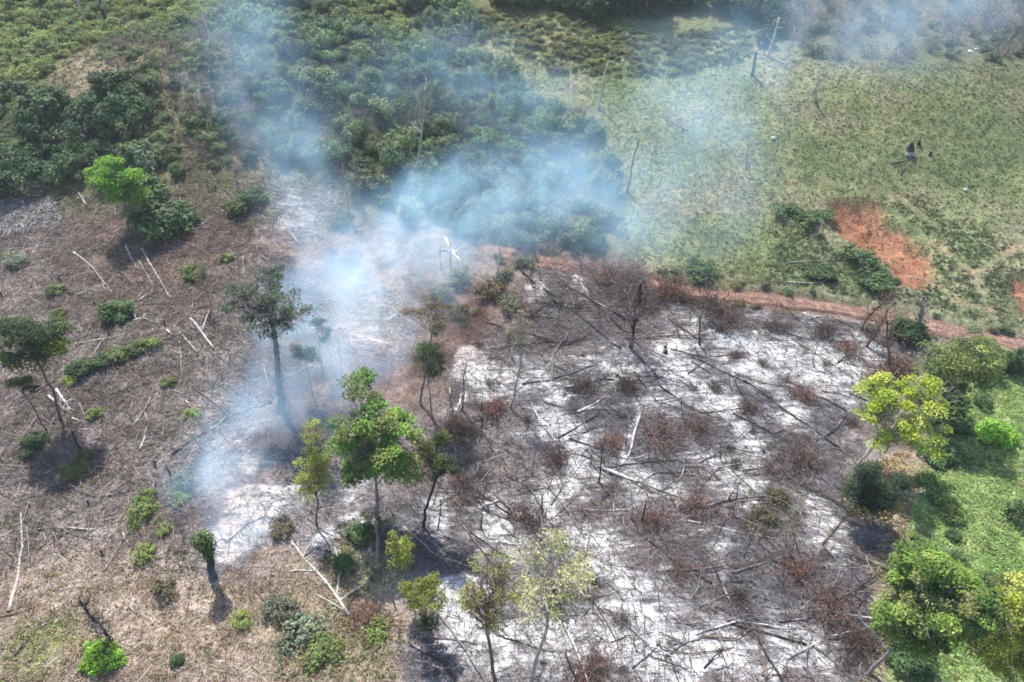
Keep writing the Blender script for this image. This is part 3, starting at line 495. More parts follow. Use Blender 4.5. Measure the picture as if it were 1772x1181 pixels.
class MB:
    """collects quads with a colour per vertex; build() links them as one mesh object"""
    def __init__(s): s.v = []; s.q = []; s.c = []; s.n = 0
    def add(s, V, Q, C):
        V = np.asarray(V, float).reshape(-1, 3); Q = np.asarray(Q, np.int64).reshape(-1, 4)
        C = np.asarray(C, float)
        if C.ndim == 1: C = np.repeat(C[None, :], len(V), 0)
        s.v.append(V); s.q.append(Q + s.n); s.c.append(C); s.n += len(V)
    def mesh(s, name, mat, smooth=False):
        V = np.concatenate(s.v); Q = np.concatenate(s.q); C = np.concatenate(s.c)
        me = bpy.data.meshes.new(name)
        me.vertices.add(len(V)); me.vertices.foreach_set('co', V.ravel().astype(np.float32))
        me.loops.add(Q.size); me.loops.foreach_set('vertex_index', Q.ravel().astype(np.int32))
        me.polygons.add(len(Q)); me.polygons.foreach_set('loop_start', np.arange(0, Q.size, 4, dtype=np.int32))
        if smooth: me.polygons.foreach_set('use_smooth', np.ones(len(Q), bool))
        at = me.color_attributes.new('tint', 'FLOAT_COLOR', 'POINT')
        C4 = np.concatenate([C, np.ones((len(C), 1))], 1)
        at.data.foreach_set('color', C4.ravel().astype(np.float32))
        me.update(calc_edges=True); me.materials.append(mat)
        return me
    def build(s, name, mat, parent=None, smooth=False):
        return link(name, s.mesh(name, mat, smooth), parent)

def link(name, data, parent=None, loc=None):
    o = bpy.data.objects.new(name, data); COL.objects.link(o)
    if parent is not None: o.parent = parent
    if loc is not None: o.location = loc
    return o

def tag(o, label=None, cat=None, group=None, kind=None):
    for k, v in (('label', label), ('category', cat), ('group', group), ('kind', kind)):
        if v: o[k] = v
    return o

def copy_tree(o, loc, rz, sc, color=None):
    c = o.copy(); COL.objects.link(c); c.location = loc; c.rotation_euler = (0, 0, rz); c.scale = sc
    if color is not None: c.color = color
    for ch in o.children:
        d = ch.copy(); COL.objects.link(d); d.parent = c
        if color is not None: d.color = color
    return c

def norm(v):
    return v / (np.linalg.norm(v, axis=-1, keepdims=True) + 1e-9)

def tube(mb, P, r, col, n=5):
    P = np.asarray(P, float); k = len(P); r = np.broadcast_to(np.asarray(r, float), (k,))
    T = norm(np.gradient(P, axis=0)); ref = np.array([0.31, 0.17, 0.93])
    if abs(T.mean(0) @ ref) > 0.8: ref = np.array([0.9, 0.3, 0.1])
    U = norm(np.cross(T, ref)); Vv = np.cross(T, U)
    a = np.arange(n) * 2 * np.pi / n
    V = P[:, None] + r[:, None, None] * (np.cos(a)[None, :, None] * U[:, None] + np.sin(a)[None, :, None] * Vv[:, None])
    i = np.arange(k - 1)[:, None] * n; j = np.arange(n)[None]
    Q = np.stack([i + j, i + (j + 1) % n, i + n + (j + 1) % n, i + n + j], -1)
    C = np.asarray(col, float)
    if C.ndim == 2: C = np.repeat(C, n, 0)
    V = V.reshape(-1, 3); Q = Q.reshape(-1, 4)
    if n == 4:
        Q = np.vstack([Q, [[3, 2, 1, 0], [len(V) - 4, len(V) - 3, len(V) - 2, len(V) - 1]]])
    elif n >= 5:                                   # close both ends
        e0 = [[0, 3, 2, 1], [0, n - 1, 4, 3]] if n == 6 or n == 5 else []
        if n == 5: e0 = [[3, 2, 1, 0], [4, 3, 0, 0]]
        if n == 5: e0 = [[3, 2, 1, 0]]
        if e0:
            b = len(V) - n
            Q = np.vstack([Q, e0, [[b + q for q in f[::-1]] for f in e0]])
    mb.add(V, Q, C)

def wiggle(a, b, k, amp, rng):
    a = np.asarray(a, float); b = np.asarray(b, float)
    t = np.linspace(0, 1, k)[:, None]; L = np.linalg.norm(b - a)
    w = rng.normal(0, 1, (k, 3)).cumsum(0); w = w - w[0] - t * (w[-1] - w[0])
    return a + (b - a) * t + w * amp * L / max(k, 2)

def leaves(mb, P, N, size, col, rng, aspect=0.6):
    """one diamond leaf at each point P, facing N"""
    k = len(P); N = norm(N); a = norm(np.cross(N, norm(rng.normal(0, 1, (k, 3))))); b = np.cross(N, a)
    s = (np.asarray(size) * np.ones(k))[:, None] * 0.5
    fold = N * s * 0.25
    V = np.stack([P + a * s, P + b * s * aspect - fold, P - a * s, P - b * s * aspect - fold], 1).reshape(-1, 3)
    Q = np.arange(4 * k).reshape(-1, 4)
    mb.add(V, Q, np.repeat(col, 4, 0))

def sticks(mb, A, D, L, r, col, rng):
    """three sided thin sticks from A along unit D, slightly tapered"""
    k = len(A); U = norm(np.cross(D, norm(rng.normal(0, 1, (k, 3))))); W_ = np.cross(D, U)
    V = []
    for e, sc in ((0, 1.0), (1, 0.55)):
        for q in range(3):
            an = q * 2.0944
            V.append(A + D * (L * e)[:, None] + (np.cos(an) * U + np.sin(an) * W_) * (r * sc)[:, None])
    V = np.stack(V, 1).reshape(-1, 3)
    i = np.arange(k)[:, None, None] * 6
    Q = (i + np.array([[0, 1, 4, 3], [1, 2, 5, 4], [2, 0, 3, 5]])[None]).reshape(-1, 4)
    mb.add(V, Q, np.repeat(col, 6, 0))

def pick(cols, n, rng, jit=0.18, p=None):
    c = np.asarray(cols, float)[rng.choice(len(cols), n, p=p)]
    return np.clip(c * (1 + rng.normal(0, jit, (n, 1))) * (1 + rng.normal(0, jit * 0.3, (n, 3))), 0.004, 0.9)

def place(x, y):
    b = min(LANDMARKS, key=lambda m: (m[1] - x) ** 2 + (m[2] - y) ** 2)
    dx, dy = x - b[1], y - b[2]; d = math.hypot(dx, dy)
    if d < 2.5: return 'close to ' + b[0]
    if abs(dy) > abs(dx): return ('behind ' if dy > 0 else 'in front of ') + b[0]
    return 'beside ' + b[0]

# ---------------------------------------------------------------- materials
def nodes(name):
    m = bpy.data.materials.new(name); m.use_nodes = True
    nt = m.node_tree; nt.nodes.clear()
    out = nt.nodes.new('ShaderNodeOutputMaterial')
    def N(t, **kw):
        n = nt.nodes.new(t)
        for k, v in kw.items():
            if k.startswith('i_'):
                key = k[2:].replace('_', ' ')
                n.inputs[key].default_value = v
            else: setattr(n, k, v)
        return n
    return m, nt, N, out, nt.links.new

def mixc(N, L, blend, fac, a, b):
    n = N('ShaderNodeMix', data_type='RGBA', blend_type=blend)
    for key, v in ((0, fac), (6, a), (7, b)):
        if hasattr(v, 'is_linked'): L(v, n.inputs[key])
        else: n.inputs[key].default_value = v
    return n.outputs[2]

def leaf_material():
    m, nt, N, out, L = nodes('leaf')
    at = N('ShaderNodeAttribute', attribute_name='tint'); oi = N('ShaderNodeObjectInfo')
    c = mixc(N, L, 'MULTIPLY', 1.0, at.outputs['Color'], oi.outputs['Color'])
    hs = N('ShaderNodeHueSaturation'); L(c, hs.inputs['Color'])
    mr = N('ShaderNodeMapRange'); L(oi.outputs['Random'], mr.inputs['Value']); mr.inputs['To Min'].default_value = 0.75; mr.inputs['To Max'].default_value = 1.25
    L(mr.outputs[0], hs.inputs['Value'])
    d = N('ShaderNodeBsdfPrincipled'); L(hs.outputs[0], d.inputs['Base Color']); d.inputs['Roughness'].default_value = 0.62
    d.inputs['Specular IOR Level'].default_value = 0.25
    t = N('ShaderNodeBsdfTranslucent'); L(hs.outputs[0], t.inputs['Color'])
    mx = N('ShaderNodeMixShader'); mx.inputs[0].default_value = 0.32; L(d.outputs[0], mx.inputs[1]); L(t.outputs[0], mx.inputs[2])
    L(mx.outputs[0], out.inputs['Surface'])
    return m

def wood_material():
    m, nt, N, out, L = nodes('wood')
    at = N('ShaderNodeAttribute', attribute_name='tint'); tc = N('ShaderNodeTexCoord')
    no = N('ShaderNodeTexNoise'); L(tc.outputs['Object'], no.inputs['Vector']); no.inputs['Scale'].default_value = 3.5; no.inputs['Detail'].default_value = 5
    mr = N('ShaderNodeMapRange'); L(no.outputs['Fac'], mr.inputs['Value'])
    for k, v in (('From Min', .3), ('From Max', .7), ('To Min', .5), ('To Max', 1.35)): mr.inputs[k].default_value = v
    c = mixc(N, L, 'MULTIPLY', 1.0, at.outputs['Color'], (1, 1, 1, 1))
    mul = N('ShaderNodeVectorMath', operation='SCALE'); L(c, mul.inputs[0]); L(mr.outputs[0], mul.inputs['Scale'])
    d = N('ShaderNodeBsdfPrincipled'); L(mul.outputs[0], d.inputs['Base Color']); d.inputs['Roughness'].default_value = 0.85
    d.inputs['Specular IOR Level'].default_value = 0.2
    bp = N('ShaderNodeBump'); bp.inputs['Strength'].default_value = 0.5; bp.inputs['Distance'].default_value = 0.03
    L(no.outputs['Fac'], bp.inputs['Height']); L(bp.outputs[0], d.inputs['Normal'])
    L(d.outputs[0], out.inputs['Surface'])
    return m

def ground_material():
    m, nt, N, out, L = nodes('ground')
    base = N('ShaderNodeAttribute', attribute_name='tint'); mk = N('ShaderNodeAttribute', attribute_name='mask')
    sp = N('ShaderNodeSeparateColor'); L(mk.outputs['Color'], sp.inputs[0])
    geo = N('ShaderNodeNewGeometry'); P = geo.outputs['Position']
    def noise(sc, det, rough=.55, dist=0.0):
        n = N('ShaderNodeTexNoise'); L(P, n.inputs['Vector']); n.inputs['Scale'].default_value = sc; n.inputs['Detail'].default_value = det
        n.inputs['Roughness'].default_value = rough; n.inputs['Distortion'].default_value = dist
        return n.outputs['Fac']
    def math_(op, a, b=None, c=None):
        n = N('ShaderNodeMath', operation=op)
        for i, v in enumerate((a, b, c)):
            if v is None: continue
            if hasattr(v, 'is_linked'): L(v, n.inputs[i])
            else: n.inputs[i].default_value = v
        return n.outputs[0]
    def rng_(v, a, b, c, d):
        n = N('ShaderNodeMapRange', interpolation_type='SMOOTHSTEP'); L(v, n.inputs['Value'])
        for k, q in (('From Min', a), ('From Max', b), ('To Min', c), ('To Max', d)): n.inputs[k].default_value = q
        return n.outputs[0]
    nb = noise(.35, 6, .6); nm = noise(1.1, 7, .66, .8); nf = noise(4.5, 6, .7); ns = noise(.7, 8, .72, .7); nq = noise(13, 3, .6)
    v1 = rng_(nf, .3, .72, .48, 1.55); v2 = rng_(nm, .32, .68, .66, 1.34); v3 = rng_(nq, .3, .7, .78, 1.22)
    v = math_('MULTIPLY', math_('MULTIPLY', v1, v2), v3)
    sc = N('ShaderNodeVectorMath', operation='SCALE'); L(base.outputs['Color'], sc.inputs[0]); L(v, sc.inputs['Scale'])
    c = sc.outputs[0]
    # char: black burnt soil in ragged patches, with painted tree shadows among it
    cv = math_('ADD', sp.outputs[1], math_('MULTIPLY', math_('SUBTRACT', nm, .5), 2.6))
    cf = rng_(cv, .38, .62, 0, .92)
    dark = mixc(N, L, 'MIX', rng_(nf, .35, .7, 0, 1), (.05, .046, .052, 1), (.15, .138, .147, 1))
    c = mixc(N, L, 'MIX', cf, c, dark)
    # ash: a grey to white deposit, thin at its edges and drawn out in streaks where felled stems burnt away
    def streak(rot, sc, det):
        mp = N('ShaderNodeMapping'); L(P, mp.inputs['Vector']); mp.inputs['Rotation'].default_value = (0, 0, rot); mp.inputs['Scale'].default_value = (.32, 1.9, 1.0)
        n = N('ShaderNodeTexNoise'); L(mp.outputs[0], n.inputs['Vector']); n.inputs['Scale'].default_value = sc; n.inputs['Detail'].default_value = det; n.inputs['Roughness'].default_value = .66
        n.inputs['Distortion'].default_value = .5
        return n.outputs['Fac']
    s1 = streak(.85, .62, 8); s2 = streak(2.1, 1.1, 7)
    sm = math_('ADD', math_('MULTIPLY', math_('SUBTRACT', s1, .51), 2.5), math_('MULTIPLY', math_('SUBTRACT', s2, .52), 1.7))
    av = math_('ADD', sp.outputs[0], math_('ADD', sm, math_('ADD', math_('MULTIPLY', math_('SUBTRACT', ns, .5), 1.2), math_('MULTIPLY', math_('SUBTRACT', nf, .5), .6))))
    c = mixc(N, L, 'MIX', rng_(av, .0, .62, 0, .85), c, (.235, .225, .235, 1))
    c = mixc(N, L, 'MIX', rng_(av, .38, 1.15, 0, .96), c, (.66, .645, .625, 1))
    # loose charcoal specks and stains on top
    c = mixc(N, L, 'MIX', math_('MULTIPLY', rng_(streak(1.2, 2.6, 5), .56, .70, 0, .6), rng_(sp.outputs[2], .2, .8, 0, 1)), c, (.07, .064, .066, 1))
    d = N('ShaderNodeBsdfPrincipled'); L(c, d.inputs['Base Color']); d.inputs['Roughness'].default_value = 0.95; d.inputs['Specular IOR Level'].default_value = 0.1
    h = math_('ADD', math_('MULTIPLY', nf, .6), math_('ADD', math_('MULTIPLY', nm, .8), math_('MULTIPLY', nq, .2)))
    bp = N('ShaderNodeBump'); bp.inputs['Strength'].default_value = .8; bp.inputs['Distance'].default_value = .35
    L(h, bp.inputs['Height']); L(bp.outputs[0], d.inputs['Normal'])
    L(d.outputs[0], out.inputs['Surface'])
    return m

def smoke_material():
    m, nt, N, out, L = nodes('smoke')
    at = N('ShaderNodeAttribute', attribute_name='density')
    s = N('ShaderNodeVolumeScatter'); s.inputs['Color'].default_value = (.41, .72, 1.0, 1); s.inputs['Anisotropy'].default_value = 0.1
    L(at.outputs['Fac'], s.inputs['Density']); L(s.outputs[0], out.inputs['Volume'])
    return m

LEAF, WOOD, GROUND, SMOKE = leaf_material(), wood_material(), ground_material(), smoke_material()
TONE = dict(ash=(.56, .55, .535), white=(.50, .47, .43), pale=(.36, .32, .275), grey=(.20, .18, .165), brown=(.15, .10, .075), black=(.030, .028, .029))

# ---------------------------------------------------------------- ground: one sheet, ground colours by place
def axis(dense0, dense1, step, far0, far1, grow):
    a = list(np.arange(dense0, dense1, step)); s = step
    while a[-1] < far1: s *= grow; a.append(a[-1] + s)
    s = step; b = []
    x = dense0
    while x > far0: s *= grow; x -= s; b.append(x)
    return np.array(b[::-1] + a)

def ground():
    xs = axis(-46, 46, .34, -420, 420, 1.055); ys = axis(21, 84, .34, -120, 700, 1.02)
    X, Y = np.meshgrid(xs, ys); x = X.ravel(); y = Y.ravel()
    wx = x + (fbm(x, y, .35, 3, 31) - .5) * 4.5; wy = y + (fbm(x, y, .35, 3, 37) - .5) * 4.5
    n1 = fbm(x, y, .12, 4, 41); n2 = fbm(x, y, .5, 4, 43); n3 = fbm(x, y, .06, 3, 47)
    C = np.zeros((len(x), 3))
    def lay(w, col): C[:] = C * (1 - w[:, None]) + np.asarray(col) * w[:, None]
    def lay2(w, a, b, t): C[:] = C * (1 - w[:, None]) + (np.asarray(a) * (1 - t[:, None]) + np.asarray(b) * t[:, None]) * w[:, None]
    one = np.ones(len(x)); st = lambda v, a, b: np.clip((v - a) / (b - a), 0, 1)
    lay2(one, (.094, .073, .063), (.200, .164, .146), st(n2, .35, .68))                       # dry slash
    lay(st(n1, .55, .75) * .4, (.27, .235, .215))
    lay2(zone(RED_LITTER, wx, wy, 5) * .8, (.085, .048, .038), (.175, .108, .088), st(n2, .38, .66))
    lay2(zone(TAN, wx, wy, 4), (.235, .175, .13), (.40, .32, .255), st(n2, .36, .66))
    far = np.clip((y - 84) / 8, 0, 1) 
    lay2(far, (.10, .105, .05), (.16, .15, .08), n2)
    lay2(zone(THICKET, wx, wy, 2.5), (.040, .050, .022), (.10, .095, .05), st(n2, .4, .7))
    lay2(zone(MOUND_DRY, wx, wy, 4) * .9, (.13, .105, .06), (.26, .205, .135), st(n2, .35, .65))
    lay2(zone(MOUND_GAP, wx, wy, 2.5) * .9, (.14, .115, .065), (.27, .215, .14), st(n2, .35, .65))
    for P in PALE_CLEARING: lay2(zone(P, wx, wy, 1.5) * .8, (.16, .115, .10), (.29, .225, .20), n2)
    for P in TOP_YELLOW: lay2(zone(P, wx, wy, 4), (.09, .115, .03), (.15, .165, .05), n2)
    lay2(zone(PASTURE, wx, wy, 4), (.115, .148, .064), (.205, .222, .105), st(n2 * .5 + n1 * .5, .35, .65))
    lay2(zone(PASTURE, wx, wy, 4) * st(n1, .52, .66) * .6, (.17, .16, .095), (.235, .21, .135), n2)
    lay2(zone(TOP_DRY, wx, wy, 6), (.085, .085, .058), (.14, .125, .095), n2)
    lay2(zone(FAR_BAND, wx, wy, 4) * .8, (.085, .10, .055), (.14, .15, .085), n2)
    lay2(zone(GREENS, wx, wy, 1.5), (.12, .20, .05), (.24, .31, .10), st(n2, .35, .65))
    lay2(zone(GREENS, wx, wy, 1.5) * st(n1, .55, .7) * .6, (.26, .22, .12), (.30, .27, .15), n2)
    lay2(zone(WEEDS_LOW, wx, wy, 2) * .75, (.14, .13, .06), (.25, .21, .12), n2)
    lay2(zone(YELLOW_PATCH, wx, wy, 1.5) * .7, (.17, .20, .06), (.25, .26, .10), n2)
    burn = zone(BURN, wx, wy, .8); small = zone(BURN_SMALL, wx, wy, 1.6)
    lay2(burn, (.115, .098, .094), (.245, .220, .213), st(n2, .34, .66))
    lay2(small * .85, (.17, .15, .155), (.27, .245, .25), n2)
    lay2(zone(DRY_EDGE, wx, wy, 1.2) * .85, (.27, .20, .12), (.40, .31, .20), n2)
    for (cx, cy, r) in RUST:
        lay2(np.exp(-((wx - cx) ** 2 + (wy - cy) ** 2 * .6) / (r * r * .7)) * .42, (.15, .105, .09), (.27, .19, .16), n2)
    for P in SCARS: lay2(zone(P, wx * .5 + x * .5, wy * .5 + y * .5, .7), (.22, .095, .055), (.34, .172, .100), n2)
    for P in TRAILS: lay(np.clip(1.5 - seg_dist(P, wx, wy, False) / .42, 0, 1) * .55 * st(n2, .3, .6), (.27, .165, .11))
    rd = seg_dist(ROAD, x * .8 + wx * .2, y * .8 + wy * .2, False)
    lay(np.clip(2.4 - rd / .9, 0, 1) * .4, (.15, .09, .065))
    lay2(np.clip(2.2 - rd / .62, 0, 1) * .8, (.155, .095, .075), (.235, .145, .112), st(n2, .3, .7))
    lay(np.clip(1.3 - np.abs(rd - .6) / .3, 0, 1) * .35, (.34, .215, .16))
    ash = np.zeros(len(x)); char = np.zeros(len(x))
    for (cx, cy, r) in ASH: ash = np.maximum(ash, 1.15 * np.exp(-((wx - cx) ** 2 + (wy - cy) ** 2 * .55) / (r * r * .75)))
    for (cx, cy, r) in CHAR_AND_SHADOW: char = np.maximum(char, 1.1 * np.exp(-((wx - cx) ** 2 + (wy - cy) ** 2 * .55) / (r * r * .9)))  # burnt soil and painted tree shadows share this mask
    for (l, tone, r0, pts, br) in LOGS:
        if tone == 'ash' and r0 > .12: ash = np.maximum(ash, 1.15 * np.clip(1.5 - seg_dist(pts, wx * .35 + x * .65, wy * .35 + y * .65, False) / (r0 * 2.6), 0, 1))
    ash = np.maximum(ash, burn * .12) ; char = np.maximum(char, burn * .44)
    ash = ash - .75 * np.clip(char - .35, 0, 1)
    for P in ASHY_STRIP: ash = np.maximum(ash, zone(P, wx, wy, 3) * .62)
    inside = np.maximum(np.maximum(burn, small), np.max([zone(P, wx, wy, 3) for P in ASHY_STRIP], axis=0))
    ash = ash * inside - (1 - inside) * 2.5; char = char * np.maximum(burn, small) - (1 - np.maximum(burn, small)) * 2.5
    rough = np.clip(1 - far, 0, 1) * .14
    z = height(x, y) + (fbm(x, y, .9, 3, 61) - .5) * rough * 2.2
    for P in SCARS: z = z - zone(P, x, y, .5) * (1.0 + (fbm(x * 1.0 + y * .6, y * .25, .8, 4, 71) - .5) * 2.2)                                         # earth slips cut into the slope
    z = z - np.clip(2.4 - rd / .9, 0, 1) * .35                                               # road bed cut into the bank
    nx, ny = len(xs), len(ys)
    i = np.arange(ny - 1)[:, None] * nx + np.arange(nx - 1)[None]
    Q = np.stack([i, i + 1, i + 1 + nx, i + nx], -1).reshape(-1, 4)
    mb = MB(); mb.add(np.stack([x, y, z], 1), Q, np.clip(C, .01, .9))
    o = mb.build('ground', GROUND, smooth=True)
    at = o.data.color_attributes.new('mask', 'FLOAT_COLOR', 'POINT')
    M = np.stack([ash, char, burn, np.ones(len(x))], 1)
    at.data.foreach_set('color', M.ravel().astype(np.float32))
    tag(o, 'hillside ground of dry slash, ash, pasture and red earth with a dirt road', kind='structure')
ground()

def dirt_road():
    P = np.array(ROAD, float); d = np.r_[0, np.cumsum(np.hypot(*np.diff(P, axis=0).T))]; t = np.arange(0, d[-1], .45)
    C = np.stack([np.interp(t, d, P[:, 0]), np.interp(t, d, P[:, 1])], 1); k = np.ones(9) / 9
    C = np.stack([np.convolve(np.pad(C[:, i], 4, mode='edge'), k, mode='valid') for i in (0, 1)], 1)
    T = norm(np.gradient(C, axis=0)); Nn = np.stack([-T[:, 1], T[:, 0]], 1)
    u = .78 * np.array([-1.5, -1.25, -.85, -.5, -.15, .15, .5, .85, 1.25, 1.5]); m = len(u)
    X = C[:, None] + Nn[:, None] * u[None, :, None] * (1 + (fbm(C[:, 0], C[:, 1], .5, 2, 81)[:, None, None] - .5) * .5)
    x = X[..., 0].ravel(); y = X[..., 1].ravel()
    prof = np.tile(np.array([-.35, .06, .12, .05, .12, .12, .05, .12, .06, -.35]), len(C))
    z = height(x, y) - .35 + .10 + prof
    n2 = fbm(x, y, .7, 4, 83)[:, None]; rut = np.tile(np.array([0, 0, .2, 1, .1, .1, 1, .2, 0, 0]), len(C))[:, None]
    col = np.array((.165, .098, .076)) * (1 - n2) + np.array((.25, .155, .118)) * n2
    col = col * (1 - rut * .6) + np.array((.29, .19, .145)) * rut * .6
    i = np.arange(len(C) - 1)[:, None] * m + np.arange(m - 1)[None]
    mb = MB(); mb.add(np.stack([x, y, z], 1), np.stack([i, i + 1, i + 1 + m, i + m], -1).reshape(-1, 4), col)
    o = mb.build('dirt_road', GROUND, smooth=True)
    at = o.data.color_attributes.new('mask', 'FLOAT_COLOR', 'POINT'); M = np.tile(np.array([-2.5, -2.5, 0, 1.0]), (len(x), 1))
    at.data.foreach_set('color', M.ravel().astype(np.float32)); tag(o, 'narrow reddish dirt road with two wheel tracks along the top of the burn', kind='structure')
dirt_road()

def on(x, y, dz=0.0):
    return (float(x), float(y), hz(x, y) + dz)

def gz(xy):
    return height(xy[:, 0], xy[:, 1])

# ---------------------------------------------------------------- trees with a trunk, limbs and a leafy crown
#           leaf tints, leaf size, leaves per clump, clumps, clump radius share, share of clumps in leaf, bark, trunk radius
STYLE = {
 'bright': ([(.15, .27, .04), (.20, .33, .055), (.10, .20, .03), (.22, .26, .07), (.13, .18, .05)], .30, 125, 92, .22, .80, 'grey', .17),
 'olive': ([(.075, .105, .022), (.13, .15, .03), (.05, .08, .02)], .27, 150, 40, .30, .95, 'black', .15),
 'yellowtall': ([(.29, .34, .05), (.21, .26, .04), (.35, .38, .07)], .26, 110, 56, .36, .92, 'brown', .10),
 'grey': ([(.09, .13, .07), (.12, .16, .085), (.07, .10, .06)], .26, 65, 84, .20, .62, 'grey', .30),
 'dark': ([(.04, .075, .022), (.06, .10, .03), (.085, .12, .04)], .27, 130, 46, .32, .92, 'grey', .11),
 'scorch': ([(.17, .12, .06), (.10, .10, .04), (.22, .14, .08), (.09, .11, .03)], .24, 75, 46, .24, .72, 'grey', .12),
 'scorchy': ([(.17, .14, .055), (.24, .19, .06), (.13, .13, .045)], .22, 80, 30, .34, .85, 'brown', .07),
 'sparse': ([(.19, .22, .06), (.22, .20, .08), (.24, .17, .10)], .22, 55, 40, .27, .75, 'grey', .08),
 'yellow': ([(.24, .27, .035), (.17, .21, .03), (.30, .32, .06)], .25, 140, 52, .27, .95, 'brown', .11),
 'pale': ([(.36, .38, .10), (.28, .32, .07), (.42, .42, .16)], .21, 42, 96, .19, .74, 'brown', .13),
 'palebare': ([(.37, .38, .14), (.29, .31, .09), (.44, .42, .19)], .20, 17, 150, .16, .66, 'pale', .15),
 'lime': ([(.30, .36, .03), (.22, .29, .03), (.36, .41, .06)], .28, 120, 90, .19, .66, 'pale', .14),
 'olivey': ([(.13, .165, .045), (.20, .23, .06), (.08, .11, .035)], .28, 110, 58, .26, .85, 'grey', .14),
 'vivid': ([(.13, .24, .035), (.19, .30, .05), (.25, .34, .07), (.09, .17, .03), (.20, .22, .07)], .28, 140, 130, .21, .93, 'grey', .13),
 'ball': ([(.030, .060, .030), (.045, .082, .038), (.038, .065, .028)], .25, 190, 95, .30, 1.0, 'brown', .12),
 'darkl': ([(.040, .070, .028), (.06, .09, .035), (.09, .13, .03)], .27, 130, 58, .28, .88, 'brown', .14),
 'brill': ([(.14, .30, .02), (.10, .23, .02), (.18, .34, .03)], .30, 140, 50, .32, 1.0, 'grey', .15),
 'palegreen': ([(.16, .25, .08), (.20, .29, .10), (.12, .19, .06)], .28, 120, 30, .32, .85, 'pale', .13),
 'topdark': ([(.028, .05, .015), (.045, .07, .02), (.02, .035, .012)], .42, 120, 46, .3, 1.0, 'white', .28),
}

def branchy(mb_w, cc, RX, RZ, fork, clumps, r0, tone, rng):
    """limbs from the fork to every clump"""
    k = max(3, min(8, len(clumps) // 8 + 2))
    hubs = clumps[rng.choice(len(clumps), k, replace=False)]
    own = np.argmin(np.linalg.norm(clumps[:, None] - hubs[None], axis=2), 1)
    for h in range(k):
        mine = clumps[own == h]
        if not len(mine): continue
        mid = fork + (mine.mean(0) - fork) * .55 + rng.normal(0, .08, 3) * RX
        P = wiggle(fork, mid, 5, .35, rng); tube(mb_w, P, np.linspace(r0 * .62, r0 * .34, 5), tone, 5)
        for c in mine:
            st = P[rng.integers(2, 5)]
            q = wiggle(st, c, 5, .45, rng); q[2:4, 2] += .06 * RZ
            tube(mb_w, q, np.linspace(r0 * .26, max(r0 * .07, .012), 5), tone * rng.uniform(.85, 1.2), 4)
            for _ in range(3):
                e = c + rng.normal(0, .16, 3) * RX
                tube(mb_w, wiggle(q[3], e, 4, .5, rng), np.linspace(max(r0 * .10, .018), .010, 4), tone * rng.uniform(.9, 1.25), 3)

